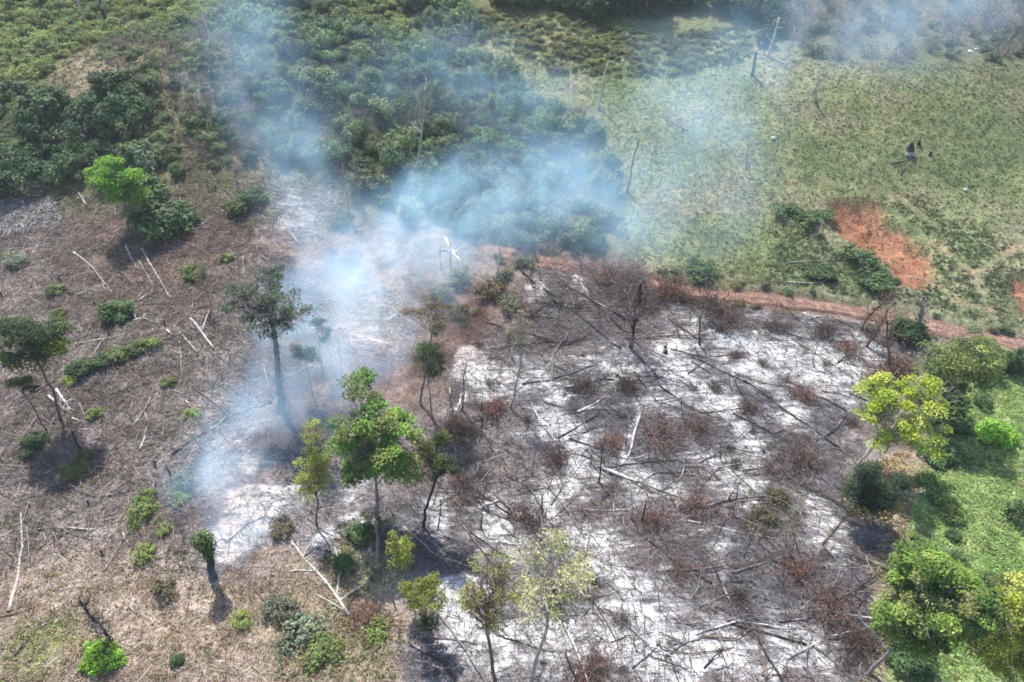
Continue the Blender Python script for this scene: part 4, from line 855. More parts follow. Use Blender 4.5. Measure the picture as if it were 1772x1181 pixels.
def leafy_tree(label, style, x, y, dx, cz, RX, RZ, seed):
    rng = np.random.default_rng(seed)
    tints, ls, per, ncl, cr, share, bark, tr = STYLE[style]
    t = tag(link('tree', None, None, on(x, y)), label, 'tree')
    size = np.clip(RX / 3.2, .45, 1.25)
    ls *= .74; per *= 1.6
    ncl = max(14, int(ncl * np.clip((RX * RZ) ** .5 / 2.9, .5, 1.25))); tr = tr * np.clip((cz + RZ) / 12.0, .5, 1.15)
    cc = np.array([dx, 0, cz]); ax = np.array([RX, RX * .78, RZ])
    # the crown is a handful of uneven lobes, each a crowd of clumps, with gaps between them
    nl = 5 if size < .7 else (8 if RX < 4 else 11)
    lobes = []
    for _ in range(400):
        d = norm(rng.normal(0, 1, 3)); d[2] = d[2] * .95 + .08
        p = d * rng.uniform(.38, .74)
        if all(np.linalg.norm(p - q[0]) > (.50 if nl > 5 else .4) for q in lobes): lobes.append((p, rng.uniform(.26, .46)))
        if len(lobes) >= nl: break
    cl = []
    for _ in range(ncl * 40):
        p0, lr = lobes[rng.integers(len(lobes))]
        p = p0 + norm(rng.normal(0, 1, 3)) * lr * rng.uniform(.35, 1.0)
        if all(np.linalg.norm(p - q) > cr * .55 for q in cl): cl.append(p)
        if len(cl) >= ncl: break
    cl = cc + np.array(cl) * ax
    cl = cl[cl[:, 2] > .5]
    tone = np.array(TONE[bark])
    fork = np.array([dx * .86, 0, max(cz - RZ * .62, cz * .42)])
    mb = MB(); k = 9
    P = wiggle((0, 0, -.4), fork, k, .11, rng)
    hgt = np.linspace(0, 1, k)[:, None]
    col = tone * (1 - .0 * hgt)
    rad = tr * (1 - .42 * hgt[:, 0]); rad[0] *= 1.35; rad[1] *= 1.1
    tube(mb, P, rad, col * np.ones((k, 1)), 7 if tr > .1 else 6)
    mb.build('trunk', WOOD, t, smooth=True)
    mw = MB(); branchy(mw, cc, RX, RZ, P[-1], cl, tr * .75, tone * (1.3 if bark in ('grey', 'pale') else 1.15), rng)
    tag(mw.build('limbs', WOOD, t), kind='stuff')
    ml = MB(); keep = rng.random(len(cl)) < share
    # whole sides of a thin crown are bare
    if share < .8:
        side = norm(rng.normal(0, 1, 3)); keep &= ((cl - cc) / ax) @ side < rng.uniform(.55, .8)
    for c in cl[keep]:
        r = cr * RX * rng.uniform(.65, 1.25); n = int(per * np.clip(size, .5, 1.1) * rng.uniform(.6, 1.3))
        d = norm(rng.normal(0, 1, (n, 3))); d[:, 2] = np.abs(d[:, 2]) * .9 - .28
        u = rng.random((n, 1)) ** .45
        Pp = c + d * u * r * np.array([1, 1, .75])
        Nn = norm(d * .55 + np.array([0, 0, .75]) + rng.normal(0, .5, (n, 3)))
        base = np.asarray(tints[rng.integers(len(tints))]) * rng.uniform(.82, 1.2)
        cols = np.clip(base * (1 + rng.normal(0, .2, (n, 1))) * (1 + rng.normal(0, .05, (n, 3))), .006, .6)
        leaves(ml, Pp, Nn, ls * np.clip(size, .7, 1.1) * rng.uniform(.6, 1.3, n), cols, rng)
    if style == 'ball':
        n = 500; d = norm(rng.normal(0, 1, (n, 3))); d[:, 2] = -np.abs(d[:, 2]) * .6 - .25; d[:, 1] -= .4
        leaves(ml, cc + norm(d) * ax * rng.uniform(.85, 1.05, (n, 1)), norm(d) + rng.normal(0, .4, (n, 3)), rng.uniform(.18, .3, n), pick([(.27, .21, .04), (.19, .14, .05)], n, rng), rng)
    if 'dark tuft' in label:
        n = 420; c = np.array([dx * .5, -.1, cz - RZ * 1.45])
        leaves(ml, c + norm(rng.normal(0, 1, (n, 3))) * rng.random((n, 1)) ** .5 * np.array([1.1, 1.1, .55]), rng.normal(0, .5, (n, 3)) + np.array([0, 0, .7]), rng.uniform(.15, .3, n), pick([(.03, .05, .02), (.05, .07, .03)], n, rng), rng)
    if 'bright clump' in label:
        n = 700; c = cc + np.array([RX * .75, -.6, -RZ * .1])
        leaves(ml, c + norm(rng.normal(0, 1, (n, 3))) * rng.random((n, 1)) ** .5 * np.array([1.3, 1.2, 1.0]), rng.normal(0, .5, (n, 3)) + np.array([0, 0, .7]), rng.uniform(.15, .32, n), pick([(.20, .27, .03), (.15, .23, .03)], n, rng), rng)
    ml.build('crown', LEAF, t)

for i, row in enumerate(TREES):
    leafy_tree(*row, seed=100 + i)

# ---------------------------------------------------------------- shrubs: unit radius kinds, copied
def shrub_kind(seed, nclump, per, leaf, flat=.85, stems=10, loose=0.0):
    rng = np.random.default_rng(seed)
    r = tag(link('shrub', None), 'shrub', 'shrub')
    ms = MB(); ml = MB()
    for k in range(nclump):
        d = norm(rng.normal(0, 1, 3)); d[2] = abs(d[2])
        c = d * np.array([1, 1, flat]) * rng.uniform(.35, .78 + loose); c[2] += .12
        cr = rng.uniform(.24, .42)
        if k < stems: tube(ms, wiggle((rng.normal(0, .08), rng.normal(0, .08), -.25), c, 5, .4, rng), np.linspace(.035, .012, 5), (.16, .13, .10), 4)
        n = int(per * rng.uniform(.7, 1.3)); e = norm(rng.normal(0, 1, (n, 3))); e[:, 2] = e[:, 2] * .8 + .1
        P = c + e * rng.random((n, 1)) ** .4 * cr
        N_ = norm(e * .6 + (c / (np.linalg.norm(c) + .01)) * .35 + np.array([0, 0, .5]) + rng.normal(0, .4, (n, 3)))
        b = rng.uniform(.72, 1.3); hue = rng.normal(0, .06)
        cols = np.clip(np.array([1 + hue, 1, 1 - hue]) * b * (1 + rng.normal(0, .2, (n, 1))), .2, 2.2)
        leaves(ml, P, N_, leaf * rng.uniform(.6, 1.35, n), cols, rng)
    ms.build('stems', WOOD, r); ml.build('foliage', LEAF, r)
    return r

KINDS_ROUND = [shrub_kind(900 + i, 26, 95, .145) for i in range(7)]
KINDS_LOOSE = [shrub_kind(950 + i, 20, 42, .15, 1.0, 15, .2) for i in range(6)]
BCOL = {'dark': (.065, .115, .036), 'olive': (.13, .165, .05), 'weed': (.20, .26, .06), 'vivid': (.17, .32, .03), 'greyweed': (.17, .20, .125), 'scorchy': (.13, .11, .055)}
first_used = set()
def plant(kind, label, x, y, r, col, group=None, cat='shrub', zs=1.0, name=None, rng=RNG):
    c = copy_tree(kind, on(x, y, -.05), rng.uniform(0, 6.28), (r, r, r * zs), tuple(col) + (1,))
    if name: c.name = name
    c['label'] = label; c['category'] = cat
    if group: c['group'] = group
    elif 'group' in c: del c['group']
    return c
for (l, st, x, y, r) in BUSHES:
    kk = KINDS_LOOSE if st in ('weed', 'greyweed', 'scorchy') or y > 78 and x > 20 else KINDS_ROUND
    plant(kk[RNG.integers(len(kk))], l, x, y, r * 1.08, np.array(BCOL[st]) * RNG.uniform(.9, 1.1), zs=RNG.uniform(.45, .6) if (y > 70 and x > 20) else RNG.uniform(.7, .95), cat='bush' if st != 'dark' else 'shrub', name='bush')

# twiggy kinds: bare thin stems with or without dry leaves
def twig_kind(name, seed, nst, nleaf, stem_col, leaf=.11, wide=.22):
    rng = np.random.default_rng(seed)
    r = tag(link(name, None), name, 'shrub'); ms = MB(); ml = MB(); tips = []
    for k in range(nst):
        d = norm(np.array([rng.normal(0, .75), rng.normal(0, .75), rng.uniform(.5, 1.2)])); L_ = rng.uniform(.6, 1.15)
        b = np.array([rng.normal(0, wide), rng.normal(0, wide * .8), -.08]); L_ *= 1.2 - .9 * min(np.hypot(b[0], b[1]), 1.0) if wide > .3 else 1
        P = wiggle(b, b + d * L_, 5, .45, rng); c = np.asarray(stem_col) * rng.uniform(.6, 1.6)
        tube(ms, P, np.linspace(.018, .006, 5), c, 3)
        for _ in range(4):
            s = P[rng.integers(1, 5)]; e = s + norm(d + rng.normal(0, .8, 3)) * rng.uniform(.2, .5)
            tube(ms, wiggle(s, e, 4, .4, rng), np.linspace(.010, .004, 4), c * rng.uniform(.8, 1.3), 3); tips.append(e)
    ms.build('stems', WOOD, r)
    if nleaf:
        tp = np.array(tips); P = tp[rng.integers(len(tp), size=nleaf)] * (rng.uniform(.55, 1.05, (nleaf, 1)) if wide > .3 else 1) + rng.normal(0, .09, (nleaf, 3))
        leaves(ml, P, rng.normal(0, .7, (nleaf, 3)) + np.array([0, 0, .5]), leaf * rng.uniform(.5, 1.4, nleaf), pick([(1, 1, 1), (.7, .75, .8), (1.25, 1.15, 1.1)], nleaf, rng), rng)
        ml.build('dry_leaves', LEAF, r)
    return r
SCORCH_KINDS = [twig_kind('scorched_bush', 1200 + i, 64, 1100, (.13, .095, .08), .07, .42) for i in range(4)]
GREYTWIG = [twig_kind('dry_bush', 1250 + i, 44, 160, (.24, .205, .17), .13) for i in range(4)]
for (l, ru, x, y, r) in SCORCHED:
    c = np.array((.10, .075, .065)) * (1 - ru) + np.array((.30, .135, .085)) * ru
    plant(SCORCH_KINDS[RNG.integers(4)], l, x, y, r * RNG.uniform(.85, 1.35), c * RNG.uniform(.75, 1.25), cat='bush', zs=RNG.uniform(.6, 1.15)).scale.x *= RNG.uniform(.65, 1.3)

rb = np.random.default_rng(31)
for (x, y) in spread(BURN, 36, 1.6, rb):
    k = int(rb.integers(3)); r = rb.uniform(.35, 1.15)
    plant(SCORCH_KINDS[rb.integers(4)], ('small ' if r < .75 else 'low ') + ('blackish', 'grey brown', 'rusty')[k] + ' dead bush ' + place(x, y), x, y, r, [(.05, .045, .045), (.12, .10, .092), (.19, .115, .085)][k], 'low dead bushes over the burnt clearing', cat='bush', zs=rb.uniform(.5, 1.3), rng=rb, name='dead_bush').scale.x *= rb.uniform(.6, 1.4)
for i in range(26):
    k = int(rb.integers(len(ROAD) - 2)); f = rb.random(); a = np.array(ROAD[k]); b = np.array(ROAD[k + 1]); d = norm(b - a)
    q = a + (b - a) * f + np.array([-d[1], d[0]]) * (rb.uniform(1.3, 2.6) if rb.random() < .65 else -rb.uniform(1.4, 2.4)); r = rb.uniform(.45, 1.1)
    plant(KINDS_LOOSE[rb.integers(len(KINDS_LOOSE))], ('small' if r < .75 else 'low') + ' ragged verge bush ' + place(*q), q[0], q[1], r, [(.07, .115, .045), (.14, .16, .06), (.13, .11, .06)][int(rb.integers(3))], 'ragged bushes along the dirt road', cat='bush', zs=rb.uniform(.6, .9), rng=rb, name='verge_bush')

# ---------------------------------------------------------------- the scrubby mound and the thicket behind the smoke
def fill(P, n, gap, rmin, rmax, chooser, rng, avoid=()):
    for (x, y) in spread(P, n, gap, rng):
        if any(bool(inpoly(A, np.array(x), np.array(y))) for A in avoid): continue
        chooser(x, y, rng.uniform(rmin, rmax), rng)

GREENS_T = np.array([(.080, .135, .045), (.105, .165, .055), (.060, .112, .045), (.145, .185, .070), (.105, .145, .075)])
GREEN_WORD = ('green', 'light green', 'deep green', 'pale olive', 'greyish green')
def bigness(r, a, b):
    return 'small' if r < a else ('medium' if r < b else 'large')
def thicket(x, y, r, rng):
    k = int(rng.integers(len(GREENS_T))); col = GREENS_T[k] * rng.uniform(.85, 1.2); u = rng.random()
    head = bigness(r, 1.9, 2.5) + ' ' + GREEN_WORD[k]
    if u < .55: plant(KINDS_ROUND[rng.integers(len(KINDS_ROUND))], head + ' rounded shrub ' + place(x, y), x, y, r, col, 'shrubs of the dense thicket', zs=rng.uniform(.85, 1.2), rng=rng)
    elif u < .90: plant(KINDS_LOOSE[rng.integers(len(KINDS_LOOSE))], head + ' loose leafy bush ' + place(x, y), x, y, r, col * 1.2, 'loose bushes of the dense thicket', zs=rng.uniform(.9, 1.3), rng=rng, name='thicket_bush', cat='bush')
    else: plant(GREYTWIG[rng.integers(4)], bigness(r, 1.9, 2.5) + ' grey leafless bush ' + place(x, y), x, y, r * .9, (.22, .19, .15), 'dry bushes of the dense thicket', rng=rng, cat='bush')
def mound(x, y, r, rng):
    u = rng.random(); big = bigness(r, 1.1, 1.6)
    if u < .30: plant(GREYTWIG[rng.integers(4)], big + ' dry brown bush ' + place(x, y), x, y, r * .9, (.23, .19, .13), 'dry bushes on the mound', rng=rng, cat='bush')
    elif u < .75: plant(KINDS_LOOSE[rng.integers(len(KINDS_LOOSE))], big + ' dull olive bush ' + place(x, y), x, y, r * .8, np.array((.155, .20, .075)) * rng.uniform(.8, 1.2), 'olive bushes on the mound', rng=rng, name='mound_bush', cat='bush')
    else: plant(KINDS_ROUND[rng.integers(len(KINDS_ROUND))], big + ' dark rounded shrub ' + place(x, y), x, y, r * .85, np.array((.075, .115, .045)), 'dark shrubs on the mound', rng=rng)
def ridge(x, y, r, rng):
    k = int(rng.integers(3))
    plant((KINDS_LOOSE + KINDS_ROUND)[rng.integers(len(KINDS_LOOSE + KINDS_ROUND))], bigness(r, 1.5, 2.0) + ' ' + ('yellow green', 'leaf green', 'golden green')[k] + ' ridge bush ' + place(x, y), x, y, r, np.array([(.17, .225, .045), (.13, .19, .045), (.21, .23, .06)][k]) * rng.uniform(.8, 1.15), 'yellow green bushes on the far ridge', zs=rng.uniform(.7, 1), rng=rng, name='ridge_bush', cat='bush')
def lowcover(x, y, r, rng):
    k = int(rng.integers(3))
    plant(KINDS_LOOSE[rng.integers(len(KINDS_LOOSE))], bigness(r, 1.0, 1.3) + ' ' + ('olive gold', 'moss green', 'dull green')[k] + ' low bush ' + place(x, y), x, y, r, np.array([(.19, .195, .06), (.13, .16, .05), (.10, .125, .05)][k]) * rng.uniform(.8, 1.15), 'low bushes below the ridge tree line', zs=rng.uniform(.45, .7), rng=rng, name='low_bush', cat='bush')
def topdry(x, y, r, rng):
    big = bigness(r, 1.5, 1.9)
    if rng.random() < .6: plant(GREYTWIG[rng.integers(4)], big + ' leafless slope bush ' + place(x, y), x, y, r * 1.2, (.21, .175, .14), 'dry bushes on the far slope', rng=rng, cat='bush', zs=1.5)
    else: plant(KINDS_LOOSE[rng.integers(len(KINDS_LOOSE))], big + ' dull green slope bush ' + place(x, y), x, y, r, (.10, .13, .06), 'green bushes on the far slope', rng=rng, name='slope_bush', cat='bush')
r_ = np.random.default_rng(21)
fill(THICKET, 560, 2.0, 1.4, 3.0, thicket, r_, avoid=[MOUND_DRY, MOUND_GAP] + [TOP_YELLOW[0], TOP_YELLOW[1]])
fill(MOUND_DRY, 250, 1.5, .8, 2.0, mound, r_)
for Pz, nn in zip(TOP_YELLOW[:2], (230, 24)): fill(Pz, nn, 1.9, 1.2, 2.3, ridge, r_)
fill(TOP_YELLOW[2], 260, 1.35, .7, 1.6, lowcover, r_)
fill(TOP_DRY, 90, 2.6, 1.2, 2.2, topdry, r_)
for (x, y, r) in [tuple(G_) for G_ in MOUND_ROUND]:
    plant(KINDS_ROUND[r_.integers(len(KINDS_ROUND))], bigness(r, 2.3, 2.9) + ' rounded dark tree ' + place(x, y), x, y, r * 1.22, np.array((.050, .100, .032)) * r_.uniform(.85, 1.15), 'rounded trees clumped on the mound', cat='tree', zs=r_.uniform(1.1, 1.4), rng=r_, name='round_tree')

for (x, y, r) in FIELD_SPOTS[::2]:
    k = int(r_.integers(3))
    plant(KINDS_LOOSE[r_.integers(len(KINDS_LOOSE))], bigness(r, .65, .85) + ' ' + ('dark green', 'yellow green', 'leaf green')[k] + ' bush in the bright field ' + place(x, y), x, y, r * 1.2, [(.07, .12, .04), (.25, .30, .07), (.14, .22, .05)][k], 'bushes in the bright green field', rng=r_, name='field_bush', cat='bush')
for (x, y, r) in RIDGE_DARK:
    plant(KINDS_ROUND[r_.integers(len(KINDS_ROUND))], bigness(r, 2.6, 3.3) + ' dark dense tree ' + place(x, y), x, y, r * 1.2, np.array((.045, .075, .026)) * r_.uniform(.8, 1.2), 'dark trees of the ridge tree line', cat='tree', zs=r_.uniform(1.1, 1.6), rng=r_, name='ridge_tree')

# ---------------------------------------------------------------- scorched and dry things that are too many to count
def litter_sticks(name, label, P, n, lr, rr, cols, p, tilt, seed, jit=.25, joints=0):
    rng = np.random.default_rng(seed); xy = sample(P, n, rng) if isinstance(P, (list, tuple)) and len(np.shape(P)) == 2 else P
    n = len(xy); an = rng.normal(-.85, .75, n)
    rnd = rng.random(n) < .4; an = np.where(rnd, rng.uniform(0, 6.28, n), an)
    el = np.abs(rng.normal(0, tilt, n))
    D = np.stack([np.cos(an) * np.cos(el), np.sin(an) * np.cos(el), np.sin(el)], 1)
    L_ = rng.uniform(lr[0], lr[1], n) * rng.uniform(.4, 1, n); r = rng.uniform(rr[0], rr[1], n)
    e = xy + D[:, :2] * L_[:, None]
    A = np.concatenate([xy, (gz(xy) + r * .6 + rng.uniform(0, .10, n))[:, None]], 1)
    slope = (gz(e) - gz(xy)) / np.maximum(L_, .05); D[:, 2] += slope; D = norm(D)
    mb = MB(); cc_ = pick(cols, n, rng, jit, p); sticks(mb, A, D, L_, r, cc_, rng)
    if joints:
        for _ in range(joints):
            A = A + D * L_[:, None]; D = norm(D + rng.normal(0, .38, D.shape) * np.array([1, 1, .35])); L_ = L_ * rng.uniform(.5, .9, n); r = r * .6
            A[:, 2] = np.maximum(A[:, 2], gz(A[:, :2]) + .02); sticks(mb, A, D, L_, r, cc_, rng)
    return tag(mb.build(name, WOOD), label, kind='stuff')

def litter_leaves(name, label, P, n, size, cols, p, seed, hmax=.25, up=.9, aspect=.7, jit=.25):
    rng = np.random.default_rng(seed); xy = sample(P, n, rng)
    A = np.concatenate([xy, (gz(xy) + rng.uniform(.01, hmax, n))[:, None]], 1)
    mb = MB(); leaves(mb, A, rng.normal(0, .5, (n, 3)) + np.array([0, 0, up]), rng.uniform(size[0], size[1], n), pick(cols, n, rng, jit, p), rng, aspect)
    return tag(mb.build(name, LEAF), label, kind='stuff')

SLASH = [(-66, 30), (-20, 24), (-13, 45), (-13, 62), (-20, 70), (-22, 92), (-80, 92)]
SL = SLASH_AREA
litter_sticks('slash_twigs', 'dry felled twigs and branches littering the brown slope', SL, 15000, (.4, 2.4), (.012, .035), [(.26, .22, .19), (.15, .12, .10), (.40, .36, .32), (.085, .065, .052), (.045, .036, .032)], [.26, .32, .10, .20, .12], .12, 301)
litter_leaves('leaf_litter', 'dry brown leaf litter over the felled slope', SL, 34000, (.07, .22), [(.155, .118, .098), (.225, .18, .155), (.085, .062, .05), (.19, .115, .085), (.32, .28, .25)], [.3, .25, .24, .14, .07], 302)
litter_sticks('tan_twigs', 'short pale twigs on the tan slope', TAN, 3500, (.3, 1.5), (.010, .026), [(.48, .40, .32), (.30, .22, .16), (.12, .085, .06)], [.4, .4, .2], .12, 303)
litter_leaves('tan_litter', 'pale straw and fallen leaves on the tan slope', TAN, 20000, (.05, .13), [(.42, .31, .22), (.30, .20, .13), (.50, .42, .33), (.19, .12, .08)], [.35, .3, .15, .2], 304)
litter_sticks('burnt_twigs', 'charred and ashy twigs littering the burnt clearing', BURN, 11000, (.4, 2.4), (.009, .028), [(.05, .046, .047), (.13, .11, .105), (.30, .28, .275), (.18, .12, .10)], [.36, .28, .14, .22], .15, 305)
litter_sticks('charred_sticks', 'grey and black sticks over the smaller burn', BURN_SMALL, 2600, (.4, 2.0), (.010, .03), [(.05, .047, .05), (.2, .18, .18), (.4, .38, .37)], [.4, .4, .2], .12, 306)
for q, P in enumerate(ASHY_STRIP):
    litter_sticks('ashy_twigs', ['pale ashy twigs at the picture edge under the mound', 'pale ashy twigs on the strip under the smoke column', 'pale ashy twigs at the bright core of the smoke'][q], P, 1500, (.3, 1.6), (.012, .035), [(.5, .48, .47), (.2, .18, .18), (.7, .68, .66)], [.4, .35, .25], .2, 307 + q)
def brush(seed, per):
    rng = np.random.default_rng(seed); Ps = []
    for (cx, cy, r) in RUST:
        k = int(per * r * r); a = rng.uniform(0, 6.28, k); rr = r * np.sqrt(rng.random(k)) * 1.1
        Ps.append(np.stack([cx + np.cos(a) * rr, cy + np.sin(a) * rr * 1.3], 1))
    return np.concatenate(Ps)
litter_sticks('scorched_brush', 'thin brown scorched stems standing over the burnt ground', brush(311, 26), 0, (.5, 1.7), (.008, .018), [(.17, .105, .08), (.26, .165, .13), (.09, .065, .055), (.34, .27, .23)], [.35, .25, .25, .15], .8, 312)
litter_sticks('burnt_branches', 'tangled grey and charred branch tops over the burnt clearing', BURN, 5200, (.6, 2.2), (.016, .040), [(.055, .05, .051), (.12, .105, .10), (.22, .20, .19), (.34, .32, .31), (.20, .145, .12)], [.30, .26, .18, .10, .16], .22, 313, joints=2)
litter_sticks('slash_branches', 'tangled dead branch tops over the felled slope', SL, 3600, (.5, 2.0), (.014, .036), [(.10, .08, .065), (.20, .165, .14), (.34, .30, .26)], [.42, .38, .20], .22, 314, joints=2)
# pasture tussocks, field cover and weeds
def tufts(name, label, P, n, r, leaf, per, cols, p, seed, hs=.8, thin=None):
    rng = np.random.default_rng(seed); xy = sample(P, n, rng)
    if thin is not None: xy = xy[fbm(xy[:, 0], xy[:, 1], thin[0], 3, seed) > thin[1]]
    if P is SCRUB or P is PASTURE or P is GREENS or P is YELLOW_PATCH or P is WEEDS_LOW:
        e = (zone(P, xy[:, 0], xy[:, 1], 5.0 if P is SCRUB else 2.5) - .5) * 2 + (fbm(xy[:, 0], xy[:, 1], .3, 3, seed) - .5) * 1.6
        xy = xy[rng.random(len(xy)) < np.clip(e + .25, 0, 1)]
    if P is PASTURE or P is SCRUB:
        bare = seg_dist(ROAD, xy[:, 0], xy[:, 1], False) < 2.6
        jx = xy + rng.normal(0, .35, xy.shape)
        for q in SCARS: bare |= inpoly(q, jx[:, 0], jx[:, 1]) & (fbm(xy[:, 0], xy[:, 1], .45, 3, 73) < .60)
        for q in TRAILS: bare |= seg_dist(q, xy[:, 0], xy[:, 1], False) < rng.uniform(.2, .9, len(xy))
        xy = xy[~bare]
    n = len(xy); rad = rng.uniform(r[0], r[1], n) * rng.uniform(.6, 1, n); base = pick(cols, n, rng, .22, p)
    k = n * per; own = np.repeat(np.arange(n), per)
    d = norm(rng.normal(0, 1, (k, 3))); d[:, 2] = np.abs(d[:, 2]) * hs
    c = np.concatenate([xy, gz(xy)[:, None]], 1)[own]
    Pp = c + d * rad[own][:, None] * rng.random((k, 1)) ** .5
    cols_ = np.clip(base[own] * (1 + rng.normal(0, .18, (k, 1))), .005, .6)
    mb = MB(); leaves(mb, Pp, d * .5 + rng.normal(0, .4, (k, 3)) + np.array([0, 0, .6]), leaf * rng.uniform(.6, 1.4, k), cols_, rng, .55)
    return tag(mb.build(name, LEAF), label, kind='stuff')
tufts('pasture_tussocks', 'dark tussocks dotted over the grazed pasture', PASTURE, 8000, (.18, .50), .16, 12, [(.055, .08, .036), (.075, .10, .045), (.042, .066, .03)], None, 401, .8)
tufts('pasture_grass', 'short yellow green grass on the grazed pasture', PASTURE, 8000, (.3, .9), .15, 8, [(.16, .185, .085), (.22, .225, .115), (.135, .16, .07), (.25, .22, .14)], None, 402, .35)
tufts('field_cover', 'bright leafy ground cover on the green field', GREENS, 9000, (.2, .6), .17, 12, [(.21, .33, .09), (.27, .39, .11), (.13, .23, .06), (.34, .40, .16), (.36, .34, .19)], [.3, .25, .2, .15, .1], 403, .6)
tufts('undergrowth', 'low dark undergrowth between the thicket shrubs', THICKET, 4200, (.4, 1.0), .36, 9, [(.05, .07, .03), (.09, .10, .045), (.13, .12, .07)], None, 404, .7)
tufts('mound_grass', 'dry pale grass on the side of the mound', MOUND_DRY, 1500, (.3, .8), .30, 10, [(.22, .18, .10), (.30, .24, .15), (.14, .14, .06)], None, 405, .6)
tufts('gap_grass', 'dry grass and low weeds on the bare tan slope of the mound', MOUND_GAP, 900, (.25, .8), .2, 10, [(.22, .19, .10), (.14, .15, .06), (.28, .23, .14), (.10, .13, .05)], None, 413, .6)
tufts('weeds', 'small green weeds sprouting among the slash', SL, 2600, (.15, .5), .17, 14, [(.09, .13, .045), (.15, .19, .06), (.06, .09, .035)], None, 406, .7, (.09, .50))
tufts('tan_weeds', 'low weeds dotted over the tan slope', TAN, 1700, (.12, .42), .14, 11, [(.16, .18, .06), (.25, .26, .08), (.22, .16, .08)], None, 407, .7, (.15, .46))
tufts('patch_weeds', 'yellow green weeds in the corner patch of the tan slope', YELLOW_PATCH, 420, (.15, .4), .14, 12, [(.27, .32, .07), (.20, .25, .06)], None, 408, .6)
tufts('tree_foot_weeds', 'mixed weeds and dry grass below the bright green tree', WEEDS_LOW, 900, (.15, .5), .22, 11, [(.11, .14, .05), (.20, .20, .08), (.24, .18, .10), (.08, .11, .05)], None, 409, .7)
tufts('edge_straw', 'dry straw along the edge of the green field', DRY_EDGE, 700, (.2, .5), .24, 9, [(.38, .29, .16), (.30, .25, .11), (.24, .17, .10)], None, 410, .5)
tufts('burn_regrowth', 'olive regrowth at the unburnt edge of the clearing', REGROWTH, 200, (.2, .5), .15, 12, [(.16, .15, .08), (.20, .17, .09), (.15, .155, .07)], None, 411, .7)
tufts('roadside_tussocks', 'dense dark tussocks around the red earth scars', SCRUB, 3400, (.22, .65), .17, 16, [(.045, .07, .03), (.065, .095, .04), (.09, .12, .05)], None, 412, .85)

# ---------------------------------------------------------------- fallen trunks, one by one
def tone_cols(tone, k, rng):
    c = np.repeat(np.array(TONE[tone])[None], k, 0) * rng.uniform(.8, 1.2, (k, 1))
    if tone == 'ash':
        for _ in range(max(1, k // 3)): c[rng.integers(k)] = np.array((.12, .115, .115)) * rng.uniform(.6, 1.8)
    if tone == 'black':
        for _ in range(rng.integers(0, 3)): c[rng.integers(k)] = np.array((.30, .28, .27)) * rng.uniform(.5, 1.4)
    return c

def trunk_mesh(name, pts, r0, tone, rng, origin, end=.45, sides=6, lift=None, amp=.10):
    P = []
    for a, b in zip(pts[:-1], pts[1:]):
        k = max(3, int(np.hypot(b[0] - a[0], b[1] - a[1]) / .9))
        for t in np.linspace(0, 1, k, endpoint=False): P.append((a[0] + (b[0] - a[0]) * t, a[1] + (b[1] - a[1]) * t))
    P.append(pts[-1]); P = np.array(P, float); k = len(P)
    P += rng.normal(0, amp * .5, P.shape) * np.linspace(0, 1, k)[:, None] * (k > 3)
    rad = np.linspace(r0, r0 * end, k) * rng.uniform(.9, 1.12, k)
    z = gz(P)
    zl = np.minimum(np.convolve(np.pad(z, 2, mode='edge'), np.ones(5) / 5, mode='valid'), z + .25)
    z = np.maximum(z, zl) + rad * .55
    if lift is not None: z = z + lift * np.sin(np.linspace(0, 1, k) * np.pi * .5)
    Q = np.concatenate([P, z[:, None]], 1) - origin
    mb = MB(); tube(mb, Q, rad, tone_cols(tone, k, rng), sides)
    return mb

def log(label, tone, r0, pts, br, seed, group=None, name='fallen_tree', lift=None):
    rng = np.random.default_rng(seed); o3 = np.array(on(*pts[0]))
    o = trunk_mesh(name, pts, r0, tone, rng, o3, lift=lift).build(name, WOOD, smooth=True)
    o.location = o3; tag(o, label, 'branch' if 'branch' in label else ('log' if 'log' in label else 'fallen trunk'), group)
    for b in br:
        q = trunk_mesh('branch', [b[:2], b[2:]], r0 * .62, tone, rng, o3, end=.3, sides=5, lift=rng.uniform(.1, .7)).build('branch', WOOD, o, smooth=True)
    if tone in ('pale', 'white', 'grey', 'black', 'brown') and r0 > .06:
        mb = MB(); L_ = np.hypot(pts[-1][0] - pts[0][0], pts[-1][1] - pts[0][1])
        for _ in range(int(min(14, 3 + L_ * 1.2))):
            t = rng.uniform(.35, 1); i = min(int(t * (len(pts) - 1)), len(pts) - 2); f = t * (len(pts) - 1) - i
            s = np.array([pts[i][0] + (pts[i + 1][0] - pts[i][0]) * f, pts[i][1] + (pts[i + 1][1] - pts[i][1]) * f])
            d = norm(np.array(pts[-1]) - np.array(pts[0])) + rng.normal(0, .8, 2); e = s + d * rng.uniform(.3, 1.0)
            a3 = np.array([*s, hz(*s) + r0 * .6]) - o3; b3 = np.array([*e, hz(*e) + rng.uniform(.02, .5)]) - o3
            tube(mb, wiggle(a3, b3, 4, .4, rng), np.linspace(r0 * .25, .012, 4), np.array(TONE[tone]) * rng.uniform(.7, 1.2), 3)
        tag(mb.build('twigs', WOOD, o), kind='stuff')
    return o
for i, (l, tone, r0, pts, br) in enumerate(LOGS):
    log(l, tone, r0, pts, br, 2000 + i)

